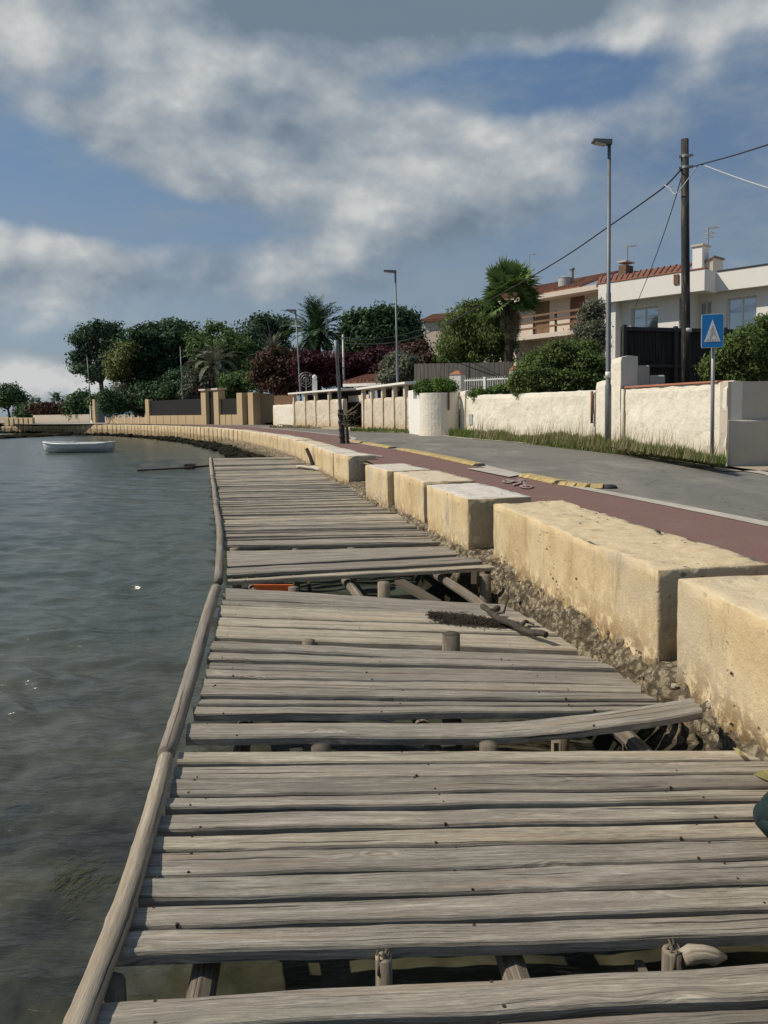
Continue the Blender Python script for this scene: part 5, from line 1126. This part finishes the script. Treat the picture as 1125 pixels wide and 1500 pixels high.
def litter():
    mb = MB(); b = A(462, 686, DECK+.02); t = D(449, 657, b.y+.12); mb.tube([b-Vector((0,0,.1)), b.lerp(t,.6), t], [.055,.05,.045], 8); o = mb.build('leaning_stick', M['drift'], origin=b); tag(o, 'short dark stick leaning against the sea wall at the far end of the deck', 'stick')
    mb = MB(); P = [A(435, 685, DECK+.03), A(442, 684, DECK+.05), A(450, 686.5, DECK+.04), A(458, 685.5, DECK+.06), A(466, 688, DECK+.04), A(472, 687.5, DECK+.05)]
    for dy in (0, .07, .13): mb.tube([p+Vector((random.uniform(-.03,.03), dy, random.uniform(0,.03))) for p in P], .035, 6)
    o = mb.build('rope', M['rope'], origin=P[0], smooth=True); tag(o, 'thick pale rope lying across the planks below the dark stick', 'rope')
    mb = MB(); c0 = A(672, 903, DECK)                    # heap of dry seagrass
    g = random.Random(4)
    for k in range(1500):
        u = g.random(); px = 628+130*u; w = 9*math.sin(math.pi*min(1, .12+u*.95))**.6; py = 903+u*16+g.gauss(0, 1)*w*.42; p = A(px, py, DECK+.005); hh = .035*math.exp(-((py-903-u*16)/(w+1))**2*2)
        q = p+Vector((0, 0, g.uniform(0, hh))); a = g.uniform(0, 3.14); L = g.uniform(.012,.045); e = Vector((math.cos(a)*L, math.sin(a)*L, g.uniform(-.006,.01))); mb.bar(q-e, q+e, .004, .002, g.random())
    o = mb.build('seagrass_heap', M['seaweed'], origin=c0); tag(o, 'flat heap of dry black seagrass on the planks beside the driftwood branch', 'seaweed')
    P = [A(707, 888, DECK+.06), A(722, 899, DECK+.05), A(734, 908, DECK+.055), A(760, 920, DECK+.04), A(785, 927, DECK+.05), A(800, 930, DECK+.06)]; mb = MB(); q = []; 
    for i in range(len(P)-1): q += [P[i].lerp(P[i+1], k/4)+Vector((0, 0, .012*noise.noise((i+k/4, 2, 5)))) for k in range(4)]
    q.append(P[-1]); mb.tube(q, [.022+.009*noise.noise((k*.9, 3, 1)) for k in range(len(q))], 9); mb.tube([P[1], A(738, 897, DECK+.1), A(742, 884, DECK+.16), A(745, 872, DECK+.22)], [.012,.009,.007,.005], 6); mb.tube([P[1]+Vector((0,0,.01)), A(730, 890, DECK+.08)], [.03,.022], 7); mb.tube([P[3], A(770,910,DECK+.03), A(782, 915, DECK+.02)], [.02,.014,.008], 6)
    o = mb.build('driftwood_branch', M['drift'], origin=P[0]); tag(o, 'dark knobbly driftwood branch lying against the sea wall on the deck', 'branch')
    def leafm(pts, label):
        P = [A(x, y, DECK+z) for x, y, z in pts]; mb = MB(); m = [(P[0]+P[2])/2+Vector((0,0,.012)), (P[1]+P[3])/2]; v = P+[p-Vector((0,0,.002)) for p in P]; mb.add(v, [(0,1,2,3),(7,6,5,4),(0,4,5,1),(1,5,6,2),(2,6,7,3),(3,7,4,0)]); o = mb.build('fallen_leaf', M['yellow_leaf'], origin=P[0]); tag(o, label, 'leaf', 'yellow leaves on the deck')
    leafm([(1074,1095,.02), (1083,1097,.035), (1093,1108,.01), (1083,1106,.015)], 'small curled yellow leaf at the foot of the sea wall'); leafm([(1104,1134,.01), (1117,1128,.05), (1140,1126,.05), (1138,1148,.02)], 'larger yellow leaf cut off by the right picture edge, above the teal bag')
    def stone(px, py, r, label, sc=(1.2,.9,.8), z=DECK): 
        p = A(px, py, z); mb = MB(); mb.sphere(p, r, 12, 8, .5, sc)
        mb.v = [tuple(Vector(v)+(Vector(v)-p)*.35*noise.noise(Vector(v)*22)) for v in mb.v]; o = mb.build('stone', M['shell'], origin=p, smooth=True); tag(o, label, 'stone')
    stone(783, 660.0, .0001+.045, 'small pale stone on the near road edge') if False else None
    p = A(1128, 1212, DECK+.10); root = empty('canvas_bag', (p.x, p.y, DECK), 'crumpled teal canvas bag at the right picture edge', 'bag')
    mb = MB(); n0 = 0; mb.sphere((p.x+.095, p.y+.04, DECK+.10), .118, 40, 26, .5, (1.0,1.1,.72)); out = []
    for v in mb.v:
        v = Vector(v); c = Vector((p.x+.095, p.y+.04, DECK+.10)); d = v-c; f = 1+.16*noise.fractal(v*9, 1, 2, 4)+.10*(abs(noise.noise(v*14))-.2); w = c+d*f; w.z = max(w.z, DECK+.002); out.append(tuple(w))
    mb.v = out; mb.build('body', M['bag'], root, smooth=True)
    mb = MB(); mb.tube([(p.x+.0, p.y+.05, DECK+.10), (p.x+.02, p.y-.04, DECK+.17), (p.x+.09, p.y-.09, DECK+.19), (p.x+.16, p.y-.06, DECK+.18)], [.022,.026,.026,.022], 8); mb.build('handle', M['bag'], root, smooth=True)
litter()

# ------------------------------------------------------------------ vegetation
def leaves(clumps, n, size, aspect=.5, up=.35, shell=.42, rs=0, jit=1.0, droop=0.0, tintspread=.45, per=11, spread=1.9):
    # leaf-sized rhombs gathered in small tufts through the volume of the clumps: clumps = (centre, radii)
    g = np.random.default_rng(rs); C_ = np.array([c for c, r in clumps]); Rr = np.array([r for c, r in clumps]); wt = (Rr[:,0]*Rr[:,2]+Rr[:,0]*Rr[:,1]); m = max(1, n//per); k = g.choice(len(clumps), m, p=wt/wt.sum())
    d = g.normal(size=(m,3)); d /= np.linalg.norm(d, axis=1)[:,None]; rad = g.random(m)**shell; lump = 1+.16*np.sin(d[:,0]*5+k)+.14*np.sin(d[:,2]*6+k*2.1)+.10*g.normal(size=m)
    tc = C_[k]+d*Rr[k]*(rad*lump)[:,None]; tt = np.clip(.5+.28*g.normal(size=m), 0, 1); ct = g.random(len(clumps))
    q_ = np.repeat(np.arange(m), per); n = len(q_); off = g.normal(size=(n,3))*size*spread*np.array([1,1,.75]); p = tc[q_]+off; d = d[q_]; k = k[q_]
    nrm = d*.8+off/(size*spread)*.35+g.normal(size=(n,3))*.6*jit+np.array([0,0,up]); nrm /= np.linalg.norm(nrm, axis=1)[:,None]
    t = np.cross(nrm, g.normal(size=(n,3))); t /= np.linalg.norm(t, axis=1)[:,None]+1e-9; t[:,2] -= droop; t /= np.linalg.norm(t, axis=1)[:,None]; b = np.cross(nrm, t); s = size*(.6+.8*g.random(n))[:,None]
    q = np.stack([p-t*s, p+b*s*aspect+nrm*s*.12, p+t*s, p-b*s*aspect+nrm*s*.12], 1).reshape(-1, 3)
    tint = np.clip(ct[k]*tintspread+tt[q_]*.4+g.random(n)*(.6-tintspread), 0, 1); return q, tint
def crown(name, mat, parent, clumps, n, size, **kw):
    q, t = leaves(clumps, n, size, **kw); return fast_mesh(name, q, np.arange(len(q)).reshape(-1, 4), M[mat], parent=parent, tint=t)
def blobs(px_blobs, Y, dy=1.0, thick=.8, sub=7, rs=0):
    # picture-measured masses given real depth, each broken into smaller tufts
    g = random.Random(rs); out = []
    for px, py, rx, ry in px_blobs:
        c = D(px, py, Y+g.uniform(-dy, dy)); a, h = rx*Y/F, ry*Y/F; b = (a+h)/2*thick; out.append((tuple(c), (a*.78, b*.78, h*.78)))
        for k in range(int(sub*1.7)):
            u = g.uniform(0, 6.283); v = g.uniform(-.9, .95); w = math.sqrt(1-v*v); m = g.uniform(.13,.31); o_ = g.uniform(.70,1.0); out.append(((c.x+a*o_*w*math.cos(u), c.y+b*o_*w*math.sin(u), c.z+h*o_*v), (a*m, b*m, h*m*.85)))
    return out
def wood(mb, p, q, r0, r1, seed=0, n=6, wob=.15, nn=7):
    p, q = Vector(p), Vector(q); L = (q-p).length; pts = [p.lerp(q, k/n)+Vector((noise.noise((seed, k*.6, 0)), noise.noise((seed, k*.6, 7)), 0))*wob*L*(.3 if k in (0, n) else .6)*(k > 0) for k in range(n+1)]; mb.tube(pts, [r0+(r1-r0)*k/n for k in range(n+1)], nn)
def tree(label, pxb, Y, gz, base_px, n, size, mat, r=.2, fork=.45, name='tree', group=None, rs=0, dy=1.2, sub=7, limbs=6, lean=None, **kw):
    cl = blobs(pxb, Y, dy, rs=rs, sub=sub); b = D(base_px, 600, Y); b.z = gz; root = empty(name, b, label, 'tree' if 'bush' not in name and 'shrub' not in name else 'shrub', group)
    crown('crown', mat, root, cl, int(n*2.0), size*.8, rs=rs, **kw)
    main = [c for c, rr in cl if rr[0] == rr[0]][::sub+1]; top = sum((Vector(c) for c in main), Vector())/len(main); f = b.lerp(top, fork) if lean is None else D(lean[0], lean[1], Y)
    mb = MB(); wood(mb, b, f, r, r*.75, rs, wob=.06, nn=10); g = random.Random(rs+1); tg = main+[c for c, _ in g.sample(cl, min(len(cl), limbs))]
    for k, c in enumerate(tg): wood(mb, f-Vector((0,0,.05)), f.lerp(Vector(c), .93), r*.55, r*.12, rs+k*3.3, 6, .12)
    mb.build('trunk', M['bark'], root, smooth=True); return root
tree('dark pine with open umbrella crown and bent bare trunk, leftmost of the near tree group', [(150,484,28,11),(124,496,20,11),(168,496,20,10),(140,512,32,14),(118,528,15,12),(135,545,13,12),(160,530,20,14),(117,541,10,4)], 96, 1.1, 153, 9000, .24, 'leaf_pine', .34, lean=(148,560), dy=2, rs=1, sub=8, shell=.45)
tree('broad dense dark green tree beside the pine, yellowish on its left side', [(250,484,38,15),(205,502,42,26),(195,530,36,30),(262,515,40,34),(230,535,48,32),(282,525,24,40),(190,520,22,22),(262,550,36,24)], 84, 1.1, 205, 15000, .26, 'leaf_dark', .36, lean=(212,560), dy=2.5, rs=2, sub=12)
tree('olive yellow leaved tree filling the left flank of the broad dark tree', [(176,530,15,22),(170,548,10,12),(186,512,12,10)], 80, 1.1, 200, 2600, .2, 'leaf_yellow', .16, lean=(192,565), dy=1, rs=3, sub=8)
tree('loose dark tree with one branch standing up against the sky, between two round crowns', [(318,480,14,7),(303,490,9,9),(336,487,9,8),(318,520,42,32),(295,508,26,20),(345,508,22,22),(330,545,34,24)], 80, 1.1, 318, 7000, .24, 'leaf_mid', .25, dy=2, rs=4)
tree('dark round-topped pine behind the spiky palm', [(386,478,34,17),(368,496,24,22),(408,492,20,22),(390,515,36,30),(352,520,26,28),(370,545,30,22)], 86, 1.1, 385, 9000, .24, 'leaf_pine', .3, dy=2, rs=5)
tree('big dark evergreen tree behind the pale short pole', [(560,468,40,17),(525,478,26,17),(590,482,30,22),(548,500,46,24),(515,505,20,20),(600,503,20,20)], 62, 1.3, 560, 13000, .21, 'leaf_dark', .3, dy=2, rs=6, sub=12)
tree('light green drooping pepper tree in front of the pinkish house', [(690,470,36,16),(664,488,22,18),(715,488,34,24),(680,512,36,24),(735,510,22,26),(655,518,18,20),(700,452,26,10),(700,500,48,34)], 42, 1.9, 700, 17000, .13, 'leaf_shrub', .16, dy=1.2, rs=7, sub=11, droop=.9, aspect=.32)
tree('dark green bush hedge beneath the broad tree behind the iron fence', [(170,592,22,16),(200,588,24,20),(235,578,30,24),(270,570,30,28),(300,570,24,24),(160,580,12,12)], 78, 1.1, 220, 11000, .2, 'leaf_dark', .1, name='bush', dy=1.5, rs=8)
tree('dark mass of mixed bushes filling the ground under the broad tree', [(225,560,40,24),(265,548,34,30),(300,545,34,34),(340,540,30,26),(380,540,26,28),(195,575,26,16)], 83, 1.1, 262, 9000, .22, 'leaf_dark', .1, name='bush', dy=1.5, rs=50)
tree('grey green undergrowth shrub by the far iron gate', [(180,568,14,10),(205,580,14,14),(260,566,20,12)], 79.5, 1.1, 200, 2200, .17, 'leaf_grey', .08, name='bush', rs=9)
tree('mid green rounded bush between the tan gate and the big tan wall', [(335,560,12,14),(352,557,22,15),(375,560,16,14),(345,578,22,14)], 66, 1.2, 350, 5000, .17, 'leaf_mid', .1, name='bush', rs=10)
tree('grey green bush left of the tan entrance gate', [(285,556,14,14),(300,562,12,14),(278,575,14,12)], 73, 1.1, 285, 2500, .16, 'leaf_grey', .1, name='bush', rs=11)
tree('red bougainvillea sprig on the tan gate post', [(293,573,5,7)], 68.5, 1.1, 293, 300, .1, 'leaf_red', .04, name='bush', rs=12)
tree('tall reddish brown bougainvillea bush over the big tan wall', [(400,530,26,18),(425,538,28,26),(395,552,24,18),(440,555,22,20),(415,565,28,14)], 56, 1.3, 415, 9000, .15, 'leaf_redbrown', .12, name='bush', rs=13, sub=10)
tree('long magenta bougainvillea hedge behind the beach huts', [(450,530,24,14),(490,530,34,15),(530,530,34,14),(570,526,34,14),(600,520,28,13),(470,552,34,18),(520,555,34,18),(560,548,30,18)], 52, 1.3, 520, 15000, .15, 'leaf_red', .1, name='bush', rs=14, sub=10)
tree('rounded olive green bush overhanging the right beach hut', [(575,540,18,18),(595,540,18,18),(585,528,20,12),(580,553,20,10)], 39.5, 1.3, 585, 6500, .1, 'leaf_grey', .1, name='bush', rs=15, sub=9)
tree('dark bush with reddish top behind the grey board fence', [(610,515,22,12),(625,526,14,10),(598,520,12,12)], 46, 1.4, 612, 3200, .13, 'leaf_redbrown', .1, name='bush', rs=16)
tree('clipped bright green round hedge on top of the curved wall', [(622,567,14,9),(640,566,18,9.5),(657,567,12,9)], 28.6, 2.3, 640, 6500, .055, 'leaf_bright', .05, name='bush', rs=17, sub=9, fork=.3, dy=.1)
tree('low yellow green plants under the white railing', [(700,576,12,5),(722,575,12,5),(738,572,12,7)], 26.6, 1.95, 715, 1500, .06, 'leaf_bright', .02, name='bush', rs=18, dy=.1)
tree('large green shrub leaning over the long cream wall', [(790,545,30,28),(825,525,34,26),(855,540,34,28),(770,560,26,20),(815,560,44,18),(868,560,24,18),(850,512,26,14)], 23.8, 1.9, 830, 22000, .06, 'leaf_shrub', .1, name='shrub', rs=19, sub=14, dy=.6)
tree('pale flowered oleander in front of the pinkish house balcony', [(866,470,20,22),(855,490,20,16),(876,492,16,22),(868,450,13,10)], 27.5, 1.9, 868, 6000, .075, 'leaf_grey', .08, name='shrub', rs=20, sub=10, dy=.4, aspect=.3)
tree('dense dark green shrub behind the corner wall at the right edge', [(1085,520,34,34),(1120,495,40,32),(1050,540,22,18),(1095,545,44,18),(1150,520,40,50),(1062,520,14,16)], 15.0, 2.0, 1100, 22000, .042, 'leaf_shrub', .08, name='shrub', rs=21, sub=14, dy=.4)
for k, (bl, Y, bx, lab, m) in enumerate([([(14,578,20,12),(28,586,12,9),(0,584,16,12)], 190, 14, 'wide dark tree on the far left shore', 'leaf_dark'), ([(118,586,14,14),(108,598,12,12),(128,598,12,14)], 110, 118, 'dark rounded tree at the far gate, left of the pine', 'leaf_dark'), ([(50,602,14,6),(35,604,12,6)], 180, 45, 'low dark bush on the far left shore', 'leaf_dark'), ([(68,600,20,7),(88,600,16,8),(102,602,10,8)], 170, 85, 'brownish bank of scrub on the far left shore', 'leaf_redbrown'), ([(145,592,10,8)], 100, 146, 'small bush behind the far iron gate', 'leaf_mid')]):
    tree(lab, bl, Y, 1.1, bx, 2600, .005*Y*.55, m, .3 if k < 2 else .1, name='tree' if k < 2 else 'bush', rs=30+k, dy=2)

def date_palm(label, px, pyc, Y, gz, base_px, nf, L, rs, mat='leaf_mid', r=.3, updeg=(-35, 80), leaflet=.42, crown_name='crown', droop=.9):
    c = D(px, pyc, Y); b = D(base_px, 600, Y); b.z = gz; root = empty('palm_tree', b, label, 'palm tree'); g = np.random.default_rng(rs); V = []; Q = []; T = []
    for f in range(nf):
        az = g.random()*6.283; el = R(updeg[0]+(updeg[1]-updeg[0])*(f/nf)**.8+g.normal()*5); ln = L*(.8+.3*g.random())*(1 if el > -.2 else .85); h = np.array([math.cos(az), math.sin(az), 0.0]); n = 16; p = np.array(c); P = []; dr = droop*(.75+.5*g.random())
        for i in range(n+1): P.append(p.copy()); e = el-dr*(i/n)**1.5; p = p+(h*math.cos(e)+np.array([0,0,1])*math.sin(e))*ln/n
        sd = np.cross(h, [0,0,1]); tv = g.random()
        for i in range(n):
            a, b_ = P[i], P[i+1]; w = .02; V += [a-sd*w, b_-sd*w*.8, b_+sd*w*.8, a+sd*w]; Q.append(len(V)-4+np.arange(4)); T.append(.7)
            if i < 1: continue
            tt = i/n; ll = leaflet*ln*.42*(math.sin(math.pi*min(1, .15+tt*.9))**.6); u = (b_-a)/np.linalg.norm(b_-a)
            for s in (-1, 1):
                for m_ in (0, .5):
                    o = a+(b_-a)*m_; d = sd*s*.75+u*.62+np.array([0,0,.25-.5*g.random()]); d /= np.linalg.norm(d); ww = u*.055; V += [o-ww, o+d*ll*.5-ww*.9, o+d*ll, o+d*ll*.5+ww*1.1+np.array([0,0,-.03])]; Q.append(len(V)-4+np.arange(4)); T.append(min(1, tv*.6+g.random()*.4))
    fast_mesh(crown_name, V, Q, M[mat], parent=root, tint=T)
    mb = MB(); pts = [b.lerp(c, k/14) for k in range(15)]; mb.tube(pts, [r*(1.15 if k == 0 else 1)+.05*(k % 2)+(.12 if k > 12 else 0) for k in range(15)], 10); mb.build('trunk', M['bark'], root); return root
date_palm('tall feathery date palm standing above the bougainvillea, behind a street lamp', 463, 487, 58, 1.3, 465, 80, 3.0, 1, 'leaf_dark', .32, (-50, 88), .5)
date_palm('drooping feather palm with bleached lower fronds, in front of the loose dark tree', 312, 535, 72, 1.1, 314, 34, 3.6, 2, 'leaf_grey', .25, (-15, 70), .32, droop=1.5)
date_palm('spiky upright palm with a bare flower stalk, before the round-topped pine', 398, 520, 70, 1.2, 400, 40, 2.3, 3, 'leaf_grey', .25, (5, 85), .3, droop=.5)
def stalk():
    p = D(402, 520, 69.5); r = bpy.data.objects['palm_tree.002']; mb = MB(); mb.tube([p, D(398, 495, 69.5), D(390, 463, 69.5)], [.09,.07,.04], 7); mb.build('flower_stalk', M['drift'], r)
stalk()
for k, (px, py, L) in enumerate([(79,583,2.2),(86,582,2.2),(100,585,2.0),(48,586,2.2),(57,590,1.8),(93,590,1.6)]):
    date_palm('tiny palm on the skyline of the far left shore', px, py, 205, 1.1, px, 22, L, 40+k, 'leaf_dark', .2, (-40, 80), .5)['group'] = 'skyline palms'
def fan_palm():
    Y = 40.0; c = D(746, 440, Y); b = D(744, 600, Y); b.z = 1.9; root = empty('palm_tree', b, 'wind-blown fan palm with shaggy trunk in front of the pinkish house', 'palm tree'); g = np.random.default_rng(9); V = []; Q = []; T = []
    def fan(o, d, ln, R_, dead=False):
        d = d/np.linalg.norm(d); hub = o+d*ln; sd = np.cross(d, g.normal(size=3)*.4+np.array([0,0,1.])); sd /= np.linalg.norm(sd); nn = np.cross(sd, d); V.extend([o-sd*.018, hub-sd*.012, hub+sd*.012, o+sd*.018]); Q.append(len(V)-4+np.arange(4)); T.append(.8); tv = g.random()
        for k in range(22):
            a = (k/21-.5)*3.9; e = d*math.cos(a)+sd*math.sin(a)+nn*.14*abs(math.sin(a)); tip = hub+e*R_*(.8+.3*g.random())+np.array([.10,0,-.24*g.random()*R_]); m_ = hub+e*R_*.5; w = (-d*math.sin(a)+sd*math.cos(a))*.045*R_/.7; V.extend([hub, m_-w, tip, m_+w]); Q.append(len(V)-4+np.arange(4)); T.append((0 if dead else .15)+tv*.5+g.random()*.35)
    for k in range(46):
        az = g.random()*6.283; el = R(-30+112*(k/46)); fan(np.array(c)+np.array([0,0,0.3*(k/46)]), np.array([math.cos(az)*math.cos(el), math.sin(az)*math.cos(el), math.sin(el)])+np.array([.10,0,0]), (.75+.3*g.random())*(1.15 if el > .4 else .85), 1.0)
    fast_mesh('crown', V, Q, M['leaf_mid'], parent=root, tint=T); V.clear(); Q.clear(); T.clear()
    for k in range(46): az = g.random()*6.283; el = R(-62-20*g.random()); fan(np.array(c)-np.array([0,0,.1+1.1*g.random()]), np.array([math.cos(az)*math.cos(el), math.sin(az)*math.cos(el), math.sin(el)]), .42, .5, True)
    fast_mesh('dead_skirt', V, Q, M['dry_grass'], parent=root, tint=T)
    mb = MB(); mb.tube([b.lerp(c, k/10) for k in range(11)], [.2+.03*(k % 2)+(.05 if k > 7 else 0) for k in range(11)], 10); mb.build('trunk', M['bark'], root)
fan_palm()

def grass():
    g = np.random.default_rng(12); V = []; T = []
    def blades(px0, px1, y_near, y_far, n, hmin, hmax, z0, z1, Va, Ta, wid=.015):
        for _ in range(n):
            u = g.random(); px = px0+(px1-px0)*u; v = g.random()**.8; yn = np.interp(px, *y_near); yf = np.interp(px, *y_far); py = yn+(yf-yn)*v
            p = np.array(A(px, py, z0+(z1-z0)*v)); dens = .5+.5*noise.noise((p[0]*1.1, p[1]*1.1, 4)); 
            if g.random() > dens*1.25+.25: continue
            h = (hmin+(hmax-hmin)*g.random()**1.6)*(.6+.8*max(0, noise.noise((p[0]*.8, p[1]*.8, 9))+.3)); a = g.random()*6.283; w = np.array([math.cos(a), math.sin(a), 0])*wid*(p[1]/16); l = np.array([math.cos(a+1.6)*.35*h+.08*h, math.sin(a+1.6)*.35*h, h])*(1+.2*g.random())
            Va.extend([p-w, p+w, p+l]); Ta.append(g.random())
    near = ([655,760,890,960,1062],[642,650,664,671,685]); far = ([655,760,870,905,960,1062],[634,637,646,655,664,680])
    blades(658, 1062, near, far, 26000, .06, .24, ROADZ+.01, 1.2, V, T)
    blades(600, 620, ([600,620],[634,635]), ([600,620],[629,631]), 900, .1, .5, 1.12, 1.25, V, T, .014)
    blades(513, 618, ([513,618],[632,635]), ([513,618],[629.5,630]), 1500, .05, .2, 1.12, 1.2, V, T, .012)
    V = np.array(V); tag(fast_mesh('verge_grass', V, np.arange(len(V)).reshape(-1, 3), M['grass'], tint=T, tri=True), kind='stuff')
    V2_, T2 = [], []; blades(690, 1056, near, far, 1100, .25, .6, ROADZ+.03, 1.25, V2_, T2, .006); blades(395, 520, ([395,520],[627,629]), ([395,520],[624.5,626.5]), 1500, .05, .16, 1.1, 1.15, V2_, T2, .014)
    V2_ = np.array(V2_); tag(fast_mesh('dry_verge_stalks', V2_, np.arange(len(V2_)).reshape(-1, 3), M['dry_grass'], tint=T2, tri=True), kind='stuff')
    S_, ST = [], []                                  # sea grass tufts reaching the surface near the deck
    for cx, cy, n in ((100,1285,45),(118,1305,30),(210,930,25)):
        c = np.array(A(cx, cy, 0.0))
        for _ in range(n):
            o = c+np.array([g.normal()*.05, g.normal()*.07, .012]); a = g.normal()*.5+.9; L = .05+.10*g.random(); w = np.array([-math.sin(a), math.cos(a), 0])*.0022; d = np.array([math.cos(a)*L, math.sin(a)*L, .03*g.random()]); S_.extend([o-w, o+w, o+d]); ST.append(g.random())
    S_ = np.array(S_); tag(fast_mesh('sea_grass', S_, np.arange(len(S_)).reshape(-1, 3), M['seagrass'], tint=ST, tri=True), kind='stuff')
grass()
